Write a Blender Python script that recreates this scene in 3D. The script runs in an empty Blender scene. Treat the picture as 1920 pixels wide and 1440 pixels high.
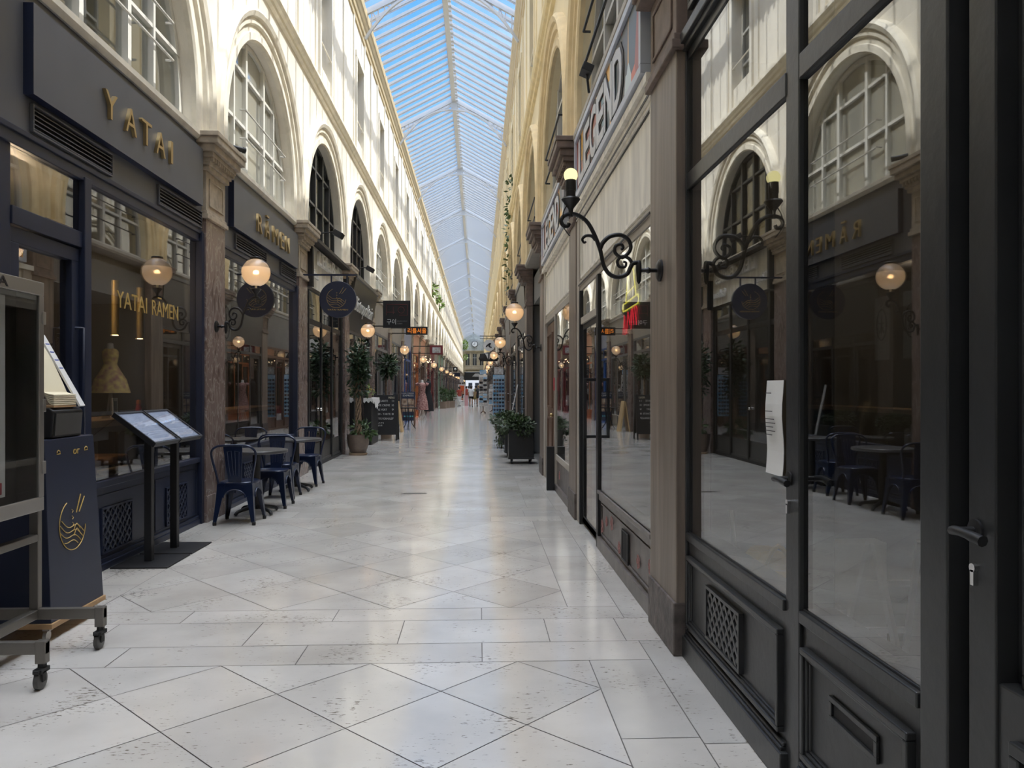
import bpy, math, random
from mathutils import Vector, Matrix
random.seed(7)
PI = math.pi
C = bpy.context.scene.collection
R = random.Random(11)

# ------------------------------------------------------------------ materials
def _new(name):
    m = bpy.data.materials.new(name); m.use_nodes = True
    nt = m.node_tree; nt.nodes.clear()
    out = nt.nodes.new('ShaderNodeOutputMaterial')
    return m, nt, out

def mat(name, col, rough=0.5, metal=0.0, var=0.0, scale=4.0, bump=0.0, bscale=None, emit=None, estr=0.0, spec=0.5, stretch=None, col2=None, coat=0.0):
    m, nt, out = _new(name)
    b = nt.nodes.new('ShaderNodeBsdfPrincipled')
    b.inputs['Base Color'].default_value = (*col, 1); b.inputs['Roughness'].default_value = rough
    b.inputs['Metallic'].default_value = metal
    b.inputs['Specular IOR Level'].default_value = spec
    if coat: b.inputs['Coat Weight'].default_value = coat
    if emit:
        b.inputs['Emission Color'].default_value = (*emit, 1); b.inputs['Emission Strength'].default_value = estr
    if var or bump:
        tc = nt.nodes.new('ShaderNodeTexCoord')
        mp = nt.nodes.new('ShaderNodeMapping')
        if stretch: mp.inputs['Scale'].default_value = stretch
        nt.links.new(tc.outputs['Object'], mp.inputs['Vector'])
        nz = nt.nodes.new('ShaderNodeTexNoise'); nz.inputs['Scale'].default_value = scale; nz.inputs['Detail'].default_value = 6
        nt.links.new(mp.outputs[0], nz.inputs['Vector'])
        if var:
            rp = nt.nodes.new('ShaderNodeValToRGB')
            c2 = col2 or tuple(max(0, c * (1 - var)) for c in col)
            c1 = col if col2 else tuple(min(1, c * (1 + var * 0.5)) for c in col)
            rp.color_ramp.elements[0].position = 0.32; rp.color_ramp.elements[0].color = (*c2, 1)
            rp.color_ramp.elements[1].position = 0.68; rp.color_ramp.elements[1].color = (*c1, 1)
            nt.links.new(nz.outputs['Fac'], rp.inputs[0]); nt.links.new(rp.outputs[0], b.inputs['Base Color'])
        if bump:
            nb = nz
            if bscale:
                nb = nt.nodes.new('ShaderNodeTexNoise'); nb.inputs['Scale'].default_value = bscale; nb.inputs['Detail'].default_value = 4
                nt.links.new(mp.outputs[0], nb.inputs['Vector'])
            bp = nt.nodes.new('ShaderNodeBump'); bp.inputs['Strength'].default_value = bump; bp.inputs['Distance'].default_value = 0.02
            nt.links.new(nb.outputs['Fac'], bp.inputs['Height']); nt.links.new(bp.outputs[0], b.inputs['Normal'])
    nt.links.new(b.outputs[0], out.inputs[0])
    return m

def glass(name, tint=(0.8, 0.82, 0.82), base=0.04, gain=0.5, power=2.2, rough=0.0, haze=0.0, hazecol=(0.8, 0.8, 0.75)):
    """clear pane: reflects more towards grazing, lets the rest through tinted"""
    m, nt, out = _new(name)
    lw = nt.nodes.new('ShaderNodeLayerWeight'); lw.inputs[0].default_value = 0.5
    pw = nt.nodes.new('ShaderNodeMath'); pw.operation = 'POWER'; pw.inputs[1].default_value = power
    ma = nt.nodes.new('ShaderNodeMath'); ma.operation = 'MULTIPLY_ADD'; ma.inputs[1].default_value = gain; ma.inputs[2].default_value = base
    nt.links.new(lw.outputs['Facing'], pw.inputs[0]); nt.links.new(pw.outputs[0], ma.inputs[0])
    tr = nt.nodes.new('ShaderNodeBsdfTransparent'); tr.inputs[0].default_value = (*tint, 1)
    gl = nt.nodes.new('ShaderNodeBsdfGlossy'); gl.inputs['Roughness'].default_value = rough
    gl.inputs[0].default_value = (0.97, 0.97, 0.97, 1)
    body = tr
    if haze:
        df = nt.nodes.new('ShaderNodeBsdfDiffuse'); df.inputs[0].default_value = (*hazecol, 1)
        tl = nt.nodes.new('ShaderNodeBsdfTranslucent'); tl.inputs[0].default_value = (*hazecol, 1)
        ad = nt.nodes.new('ShaderNodeMixShader'); ad.inputs[0].default_value = 0.5
        nt.links.new(df.outputs[0], ad.inputs[1]); nt.links.new(tl.outputs[0], ad.inputs[2])
        mh = nt.nodes.new('ShaderNodeMixShader'); mh.inputs[0].default_value = haze
        nt.links.new(tr.outputs[0], mh.inputs[1]); nt.links.new(ad.outputs[0], mh.inputs[2]); body = mh
    mx = nt.nodes.new('ShaderNodeMixShader')
    nt.links.new(ma.outputs[0], mx.inputs[0]); nt.links.new(body.outputs[0], mx.inputs[1]); nt.links.new(gl.outputs[0], mx.inputs[2])
    nt.links.new(mx.outputs[0], out.inputs[0])
    return m

def emis(name, col, s):
    m, nt, out = _new(name)
    e = nt.nodes.new('ShaderNodeEmission'); e.inputs[0].default_value = (*col, 1); e.inputs[1].default_value = s
    nt.links.new(e.outputs[0], out.inputs[0]); return m

def travertine():
    m, nt, out = _new('travertine')
    b = nt.nodes.new('ShaderNodeBsdfPrincipled')
    tc = nt.nodes.new('ShaderNodeTexCoord')
    at = nt.nodes.new('ShaderNodeAttribute'); at.attribute_name = 'tile'
    n1 = nt.nodes.new('ShaderNodeTexNoise'); n1.inputs['Scale'].default_value = 1.7; n1.inputs['Detail'].default_value = 8
    nt.links.new(tc.outputs['Object'], n1.inputs['Vector'])
    r1 = nt.nodes.new('ShaderNodeValToRGB')
    r1.color_ramp.elements[0].position = 0.3; r1.color_ramp.elements[0].color = (0.50, 0.475, 0.44, 1)
    r1.color_ramp.elements[1].position = 0.7; r1.color_ramp.elements[1].color = (0.645, 0.62, 0.58, 1)
    nt.links.new(n1.outputs['Fac'], r1.inputs[0])
    mul = nt.nodes.new('ShaderNodeMix'); mul.data_type = 'RGBA'; mul.blend_type = 'MULTIPLY'; mul.inputs[0].default_value = 1
    nt.links.new(r1.outputs[0], mul.inputs[6]); nt.links.new(at.outputs['Color'], mul.inputs[7])
    # dark elongated pits gathered in patches
    mp = nt.nodes.new('ShaderNodeMapping'); mp.inputs['Scale'].default_value = (16, 48, 16)
    nt.links.new(tc.outputs['Object'], mp.inputs['Vector'])
    n2 = nt.nodes.new('ShaderNodeTexNoise'); n2.inputs['Scale'].default_value = 1.5; n2.inputs['Detail'].default_value = 5; n2.inputs['Roughness'].default_value = 0.62
    nt.links.new(mp.outputs[0], n2.inputs['Vector'])
    n3 = nt.nodes.new('ShaderNodeTexNoise'); n3.inputs['Scale'].default_value = 2.3; n3.inputs['Detail'].default_value = 2
    nt.links.new(tc.outputs['Object'], n3.inputs['Vector'])
    s3 = nt.nodes.new('ShaderNodeMath'); s3.operation = 'MULTIPLY_ADD'; s3.inputs[1].default_value = -0.42; s3.inputs[2].default_value = 0.228
    nt.links.new(n3.outputs['Fac'], s3.inputs[0])
    ad = nt.nodes.new('ShaderNodeMath'); ad.operation = 'ADD'
    nt.links.new(n2.outputs['Fac'], ad.inputs[0]); nt.links.new(s3.outputs[0], ad.inputs[1])
    r2 = nt.nodes.new('ShaderNodeValToRGB')
    r2.color_ramp.elements[0].position = 0.325; r2.color_ramp.elements[0].color = (0.30, 0.27, 0.24, 1)
    r2.color_ramp.elements[1].position = 0.385; r2.color_ramp.elements[1].color = (1, 1, 1, 1)
    nt.links.new(ad.outputs[0], r2.inputs[0])
    m2 = nt.nodes.new('ShaderNodeMix'); m2.data_type = 'RGBA'; m2.blend_type = 'MULTIPLY'; m2.inputs[0].default_value = 1
    nt.links.new(mul.outputs[2], m2.inputs[6]); nt.links.new(r2.outputs[0], m2.inputs[7])
    nt.links.new(m2.outputs[2], b.inputs['Base Color'])
    b.inputs['Roughness'].default_value = 0.12
    b.inputs['Specular IOR Level'].default_value = 0.75
    n4 = nt.nodes.new('ShaderNodeTexNoise'); n4.inputs['Scale'].default_value = 9; n4.inputs['Detail'].default_value = 2
    nt.links.new(tc.outputs['Object'], n4.inputs['Vector'])
    bp = nt.nodes.new('ShaderNodeBump'); bp.inputs['Strength'].default_value = 0.03; bp.inputs['Distance'].default_value = 0.02
    nt.links.new(n4.outputs['Fac'], bp.inputs['Height']); nt.links.new(bp.outputs[0], b.inputs['Normal'])
    nt.links.new(b.outputs[0], out.inputs[0]); return m

def marble(name, c1, c2, c3, stretch=(1, 1, 0.5), sc=5):
    m, nt, out = _new(name)
    b = nt.nodes.new('ShaderNodeBsdfPrincipled'); b.inputs['Roughness'].default_value = 0.25
    tc = nt.nodes.new('ShaderNodeTexCoord'); mp = nt.nodes.new('ShaderNodeMapping'); mp.inputs['Scale'].default_value = stretch
    nt.links.new(tc.outputs['Object'], mp.inputs[0])
    nz = nt.nodes.new('ShaderNodeTexNoise'); nz.inputs['Scale'].default_value = sc; nz.inputs['Detail'].default_value = 8; nz.inputs['Distortion'].default_value = 1.6
    nt.links.new(mp.outputs[0], nz.inputs[0])
    rp = nt.nodes.new('ShaderNodeValToRGB'); cr = rp.color_ramp
    cr.elements[0].position = 0.3; cr.elements[0].color = (*c1, 1)
    cr.elements[1].position = 0.62; cr.elements[1].color = (*c2, 1)
    for p, c in ((0.47, c2), (0.495, c3), (0.52, c2)):
        e = cr.elements.new(p); e.color = (*c, 1)
    nt.links.new(nz.outputs['Fac'], rp.inputs[0]); nt.links.new(rp.outputs[0], b.inputs['Base Color'])
    nt.links.new(b.outputs[0], out.inputs[0]); return m

def globe_glass():
    m, nt, out = _new('globe_glass')
    tc = nt.nodes.new('ShaderNodeTexCoord'); sx = nt.nodes.new('ShaderNodeSeparateXYZ')
    nt.links.new(tc.outputs['Generated'], sx.inputs[0])
    rp = nt.nodes.new('ShaderNodeValToRGB')
    rp.color_ramp.elements[0].position = 0.66; rp.color_ramp.elements[0].color = (0.90, 0.90, 0.90, 1)
    rp.color_ramp.elements[1].position = 0.69; rp.color_ramp.elements[1].color = (0.42, 0.42, 0.42, 1)
    nt.links.new(sx.outputs[2], rp.inputs[0])
    tr = nt.nodes.new('ShaderNodeBsdfTransparent'); tr.inputs[0].default_value = (0.95, 0.9, 0.85, 1)
    tl = nt.nodes.new('ShaderNodeBsdfTranslucent'); tl.inputs[0].default_value = (0.85, 0.78, 0.70, 1)
    df = nt.nodes.new('ShaderNodeBsdfDiffuse'); df.inputs[0].default_value = (0.8, 0.74, 0.68, 1)
    a = nt.nodes.new('ShaderNodeMixShader'); a.inputs[0].default_value = 0.45
    nt.links.new(tl.outputs[0], a.inputs[1]); nt.links.new(df.outputs[0], a.inputs[2])
    b = nt.nodes.new('ShaderNodeMixShader'); nt.links.new(rp.outputs[0], b.inputs[0])
    nt.links.new(tr.outputs[0], b.inputs[1]); nt.links.new(a.outputs[0], b.inputs[2])
    gl = nt.nodes.new('ShaderNodeBsdfGlossy'); gl.inputs['Roughness'].default_value = 0.06
    fr = nt.nodes.new('ShaderNodeFresnel'); fr.inputs[0].default_value = 1.45
    c = nt.nodes.new('ShaderNodeMixShader'); nt.links.new(fr.outputs[0], c.inputs[0])
    nt.links.new(b.outputs[0], c.inputs[1]); nt.links.new(gl.outputs[0], c.inputs[2])
    nt.links.new(c.outputs[0], out.inputs[0]); return m

def comic(name, seed):
    """bold patches of colour, as on a printed comic panel"""
    m, nt, out = _new(name)
    b = nt.nodes.new('ShaderNodeBsdfPrincipled'); b.inputs['Roughness'].default_value = 0.35
    tc = nt.nodes.new('ShaderNodeTexCoord'); mp = nt.nodes.new('ShaderNodeMapping')
    mp.inputs['Location'].default_value = (seed, seed * 2.3, 0); mp.inputs['Rotation'].default_value = (0.5, 0, 0)
    mp.inputs['Scale'].default_value = (1, 1.9, 0.9)
    nt.links.new(tc.outputs['Object'], mp.inputs[0])
    v = nt.nodes.new('ShaderNodeTexVoronoi'); v.inputs['Scale'].default_value = 2.6
    nt.links.new(mp.outputs[0], v.inputs[0])
    sp = nt.nodes.new('ShaderNodeSeparateColor'); nt.links.new(v.outputs['Color'], sp.inputs[0])
    rp = nt.nodes.new('ShaderNodeValToRGB'); cr = rp.color_ramp; cr.interpolation = 'CONSTANT'
    cols = [(0.03, 0.06, 0.08), (0.35, 0.05, 0.02), (0.65, 0.12, 0.03), (0.85, 0.45, 0.05), (0.10, 0.22, 0.28), (0.55, 0.62, 0.62), (0.02, 0.02, 0.025), (0.5, 0.2, 0.12)]
    cr.elements[0].color = (*cols[0], 1); cr.elements[1].position = 0.13; cr.elements[1].color = (*cols[1], 1)
    for i in range(2, 8):
        e = cr.elements.new(i * 0.13); e.color = (*cols[i], 1)
    nt.links.new(sp.outputs[0], rp.inputs[0])
    nt.links.new(rp.outputs[0], b.inputs['Base Color'])
    nt.links.new(b.outputs[0], out.inputs[0]); return m

M = dict(
    wallL=mat('cream_plaster', (0.83, 0.775, 0.665), 0.85, var=0.16, scale=1.3, bump=0.15, bscale=30, stretch=(1, 1, 0.35)),
    wallR=mat('yellow_plaster', (0.83, 0.71, 0.47), 0.85, var=0.10, scale=1.2, bump=0.12, bscale=30, stretch=(1, 1, 0.35)),
    trimL=mat('cream_moulding', (0.84, 0.78, 0.65), 0.7, var=0.12, scale=6, bump=0.1, bscale=25),
    trimR=mat('ochre_moulding', (0.82, 0.68, 0.40), 0.7, var=0.12, scale=5, bump=0.1, bscale=25),
    archR=mat('stone_arch', (0.78, 0.62, 0.36), 0.75, var=0.12, scale=5, bump=0.1, bscale=25),
    cornice=mat('gold_cornice', (0.60, 0.47, 0.27), 0.6, var=0.1, scale=5),
    floor=travertine(), grout=mat('grout', (0.16, 0.15, 0.14), 0.8),
    pilL=marble('brown_marble', (0.10, 0.068, 0.058), (0.205, 0.150, 0.130), (0.34, 0.29, 0.265), (1.6, 1.6, 0.7), 4.0),
    pilR=mat('brown_stone', (0.215, 0.17, 0.135), 0.45, var=0.35, scale=9, bump=0.2, stretch=(1.5, 1.5, 0.12)),
    pilbase=mat('dark_stone', (0.11, 0.09, 0.08), 0.5, var=0.5, scale=14, bump=0.5),
    capL=mat('capital_stone', (0.50, 0.42, 0.32), 0.7, var=0.25, scale=10, bump=0.2),
    capR=mat('capital_brown', (0.21, 0.155, 0.125), 0.6, var=0.3, scale=9, bump=0.2),
    roofbar=mat('white_iron', (0.56, 0.57, 0.58), 0.5, 0.0),
    roofglass=None, trussw=mat('truss_paint', (0.58, 0.59, 0.60), 0.5),
    navy=mat('navy_paint', (0.017, 0.0235, 0.050), 0.38, var=0.15, scale=3),
    navygrey=mat('navy_paint_lit', (0.105, 0.108, 0.122), 0.45, var=0.08, scale=2),  # same paint as navy, light on the upper front put into its tone
    navyside=mat('navy_side', (0.012, 0.018, 0.045), 0.4),  # navy sign edges, with their shadow darkened into the colour
    black=mat('black_paint', (0.030, 0.031, 0.032), 0.34, var=0.2, scale=3, bump=0.06, bscale=22),
    blackmat=mat('black_metal', (0.012, 0.012, 0.013), 0.5),
    iron=mat('wrought_iron', (0.018, 0.017, 0.017), 0.42, 0.3),
    darkgrey=mat('dark_grey_paint', (0.065, 0.063, 0.060), 0.4, var=0.1, scale=3),
    midgrey=mat('mid_grey_paint', (0.19, 0.185, 0.175), 0.5, var=0.1, scale=3),
    gold=mat('brass', (0.50, 0.37, 0.18), 0.32, 0.85), goldpaint=mat('gold_paint', (0.55, 0.38, 0.12), 0.4, 0.3),
    steel=mat('brushed_steel', (0.45, 0.43, 0.40), 0.35, 0.9), chrome=mat('chrome', (0.7, 0.7, 0.7), 0.15, 1.0),
    tubesteel=mat('bronze_steel', (0.20, 0.185, 0.165), 0.4, 0.7),
    rubber=mat('rubber', (0.02, 0.02, 0.02), 0.7),
    chairblue=mat('chair_blue_enamel', (0.008, 0.016, 0.048), 0.28, 0.2, coat=0.3),
    tabletop=mat('table_dark_grey', (0.075, 0.075, 0.078), 0.3),
    white=mat('white_paint', (0.78, 0.77, 0.74), 0.5), paper=mat('paper', (0.74, 0.73, 0.70), 0.7), cream=mat('cream_paper', (0.80, 0.72, 0.52), 0.7),
    framew=mat('white_window_paint', (0.74, 0.72, 0.66), 0.5), frameg=mat('grey_window_paint', (0.55, 0.53, 0.48), 0.5),
    shopglass=glass('shop_glass', (0.74, 0.76, 0.76), 0.05, 0.60, 1.9),
    tintglass=glass('tinted_shop_glass', (0.74, 0.75, 0.75), 0.06, 0.70, 1.75),
    winglass=glass('window_glass', (0.85, 0.87, 0.86), 0.05, 0.5, 1.8),
    frost=glass('frosted_glass', (0.9, 0.9, 0.86), 0.06, 0.45, 1.8, 0.03, haze=0.62, hazecol=(0.82, 0.81, 0.72)),
    caseglass=glass('case_glass', (0.86, 0.87, 0.87), 0.03, 0.30, 2.5),
    drinkglass=glass('drinking_glass', (0.9, 0.92, 0.92), 0.06, 0.5, 2.0),
    globe=globe_glass(), bulb=emis('warm_bulb', (1.0, 0.62, 0.28), 26.0), ledbulb=emis('led_bulb', (1.0, 0.90, 0.42), .85),
    pend=emis('pendant_bulb', (1.0, 0.62, 0.3), 9.0), string=emis('string_light', (1.0, 0.7, 0.4), 2.5),
    neony=emis('neon_yellow', (1.0, 0.86, 0.10), 1.5), neonr=emis('neon_red', (1.0, 0.03, 0.05), 1.2),
    ledo=emis('led_orange', (1.0, 0.30, 0.05), .45),
    beige=mat('aged_cream_board', (0.84, 0.80, 0.70), 0.55, var=0.22, scale=3, stretch=(1, 2.5, 0.5), bump=0.1),
    beigegrey=mat('taupe_paint', (0.42, 0.38, 0.32), 0.55, var=0.1, scale=3),
    wood=mat('walnut_wood', (0.22, 0.12, 0.06), 0.45, var=0.3, scale=6, stretch=(1, 1, 0.15)),
    oak=mat('oak_wood', (0.42, 0.26, 0.13), 0.4, var=0.25, scale=5, stretch=(1, 0.2, 1)),
    pine=mat('pine_wood', (0.58, 0.40, 0.20), 0.55, var=0.2, scale=7),
    ply=mat('plywood', (0.45, 0.28, 0.14), 0.6, var=0.2, scale=9),
    riser=mat('worn_riser', (0.15, 0.13, 0.12), 0.38, var=0.35, scale=7, bump=0.1),
    pinkchalk=mat('pink_sticker', (0.42, 0.20, 0.185), 0.6),
    tan=mat('tan_leather', (0.38, 0.22, 0.12), 0.5), sand=mat('pale_wood_box', (0.50, 0.42, 0.30), 0.6),
    bronze=mat('bronze_pot', (0.17, 0.125, 0.095), 0.5, var=0.15, scale=9), saucer=mat('tan_saucer', (0.45, 0.33, 0.22), 0.6),
    terra=mat('clay_pot', (0.32, 0.24, 0.18), 0.7),
    leaf=mat('leaf_dark', (0.035, 0.075, 0.030), 0.42, var=0.6, scale=12), leaf2=mat('leaf_mid', (0.07, 0.13, 0.04), 0.45, var=0.5, scale=12),
    leaf3=mat('leaf_bright', (0.18, 0.28, 0.05), 0.5, var=0.4, scale=9), leafivy=mat('leaf_ivy', (0.055, 0.085, 0.035), 0.45, var=0.6, scale=9),
    trunk=mat('bark', (0.34, 0.24, 0.16), 0.8, var=0.4, scale=20), soil=mat('soil', (0.05, 0.035, 0.025), 0.9),
    cloth=mat('white_cloth', (0.78, 0.77, 0.75), 0.8), red=mat('oxblood_paint', (0.20, 0.030, 0.035), 0.42, var=0.1), orange=mat('orange_paint', (0.55, 0.17, 0.055), 0.5, var=0.1),
    peach=mat('peach_board', (0.68, 0.36, 0.22), 0.55), blue=mat('blue_paint', (0.025, 0.085, 0.27), 0.45), lilac=mat('blue_grey_paint', (0.36, 0.38, 0.46), 0.55),
    green=mat('mint_paint', (0.24, 0.37, 0.27), 0.5, var=0.1), brown=mat('brown_paint', (0.15, 0.085, 0.055), 0.45, var=0.2),
    skin=mat('skin', (0.50, 0.30, 0.21), 0.55), hairk=mat('hair_black', (0.015, 0.012, 0.010), 0.5), hairb=mat('hair_blond', (0.42, 0.26, 0.10), 0.5),
    cwhite=mat('shirt_white', (0.75, 0.75, 0.75), 0.8), cblack=mat('cotton_black', (0.015, 0.015, 0.018), 0.8), colive=mat('cotton_olive', (0.20, 0.16, 0.05), 0.8),
    cred=mat('cotton_red', (0.40, 0.07, 0.05), 0.8), cpink=mat('cotton_pink', (0.66, 0.36, 0.38), 0.8), cnavy=mat('cotton_navy', (0.03, 0.04, 0.08), 0.8),
    floral=mat('floral_cloth', (0.62, 0.40, 0.36), 0.8, var=0.9, scale=22, col2=(0.16, 0.03, 0.03)),
    yfloral=mat('yellow_floral_cloth', (0.72, 0.58, 0.20), 0.7, var=0.8, scale=9, col2=(0.40, 0.20, 0.18)),
    sequin=mat('dotted_black_cloth', (0.02, 0.02, 0.02), 0.7, var=0.9, scale=40, col2=(0.015, 0.014, 0.014)),
    mauve=mat('mannequin_grey', (0.42, 0.40, 0.38), 0.5), yellow=mat('yellow_plastic', (0.70, 0.42, 0.03), 0.4),
    card=mat('card_blue', (0.10, 0.36, 0.62), 0.5, var=0.6, scale=6, col2=(0.55, 0.66, 0.75)), cardw=mat('card_pale', (0.66, 0.68, 0.68), 0.5, var=0.5, scale=12, col2=(0.30, 0.24, 0.20)),
    curtain=mat('grey_curtain', (0.36, 0.37, 0.42), 0.8), slat=mat('dark_slat_wall', (0.05, 0.045, 0.038), 0.6),
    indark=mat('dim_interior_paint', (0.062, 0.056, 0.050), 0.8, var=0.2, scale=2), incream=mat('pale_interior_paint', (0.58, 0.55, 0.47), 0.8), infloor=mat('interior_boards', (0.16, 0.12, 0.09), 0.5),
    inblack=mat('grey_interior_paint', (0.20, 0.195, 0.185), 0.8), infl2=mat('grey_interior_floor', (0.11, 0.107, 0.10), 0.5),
    endstone=mat('weathered_stone', (0.42, 0.36, 0.25), 0.75, var=0.2, scale=2), endlead=mat('lead_grey', (0.42, 0.44, 0.42), 0.6, var=0.2, scale=3),
    darkwin=mat('dark_window', (0.03, 0.035, 0.04), 0.15), streetwall=mat('pale_limestone', (0.75, 0.72, 0.66), 0.8), asphalt=mat('pavement_grey', (0.35, 0.34, 0.33), 0.8),
    comicA=comic('comic_print', 1.3), comicB=comic('comic_print_b', 7.7), bluewhite=mat('pale_blue_frame', (0.50, 0.53, 0.59), 0.4), lettergrey=mat('letter_grey', (0.52, 0.52, 0.52), 0.4),
    chalk=mat('chalk_white', (0.72, 0.72, 0.70), 0.8), photo=mat('food_print', (0.62, 0.50, 0.38), 0.5, var=0.8, scale=9, col2=(0.18, 0.09, 0.05)),
    redink=mat('red_ink', (0.42, 0.04, 0.05), 0.5), meat=mat('food_red', (0.40, 0.06, 0.05), 0.5), greenink=mat('food_green', (0.10, 0.13, 0.04), 0.5), greyink=mat('grey_ink', (0.22, 0.22, 0.22), 0.6),
    blackink=mat('black_ink', (0.02, 0.015, 0.015), 0.5), blueink=mat('blue_ink', (0.10, 0.15, 0.55), 0.6), teal=mat('teal_ink', (0.10, 0.42, 0.45), 0.5), lit=mat('sky_glow_menu_paper', (0.68, 0.72, 0.80), 0.6, var=0.25, scale=7, emit=(0.62, 0.74, 1.0), estr=0.55),  # lit: emission paints in the sky reflected off the menu trays
    trayglass=glass('tray_glass', (0.92, 0.93, 0.95), 0.16, 0.6, 1.6),
)
def roof_glass():
    m, nt, out = _new('roof_glass')
    tr = nt.nodes.new('ShaderNodeBsdfTransparent'); tr.inputs[0].default_value = (0.93, 0.96, 0.98, 1)
    tl = nt.nodes.new('ShaderNodeBsdfTranslucent'); tl.inputs[0].default_value = (0.85, 0.87, 0.88, 1)
    gl = nt.nodes.new('ShaderNodeBsdfGlossy'); gl.inputs['Roughness'].default_value = 0.05
    lw = nt.nodes.new('ShaderNodeLayerWeight'); lw.inputs[0].default_value = 0.5
    ma = nt.nodes.new('ShaderNodeMath'); ma.operation = 'MULTIPLY_ADD'; ma.inputs[1].default_value = 0.05; ma.inputs[2].default_value = 0.01
    pw = nt.nodes.new('ShaderNodeMath'); pw.operation = 'POWER'; pw.inputs[1].default_value = 2.5
    nt.links.new(lw.outputs['Facing'], pw.inputs[0]); nt.links.new(pw.outputs[0], ma.inputs[0])
    a = nt.nodes.new('ShaderNodeMixShader'); nt.links.new(ma.outputs[0], a.inputs[0])
    nt.links.new(tr.outputs[0], a.inputs[1]); nt.links.new(tl.outputs[0], a.inputs[2])
    b = nt.nodes.new('ShaderNodeMixShader'); b.inputs[0].default_value = 0.03
    nt.links.new(a.outputs[0], b.inputs[1]); nt.links.new(gl.outputs[0], b.inputs[2])
    nt.links.new(b.outputs[0], out.inputs[0]); return m
M['roofglass'] = roof_glass()

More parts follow.
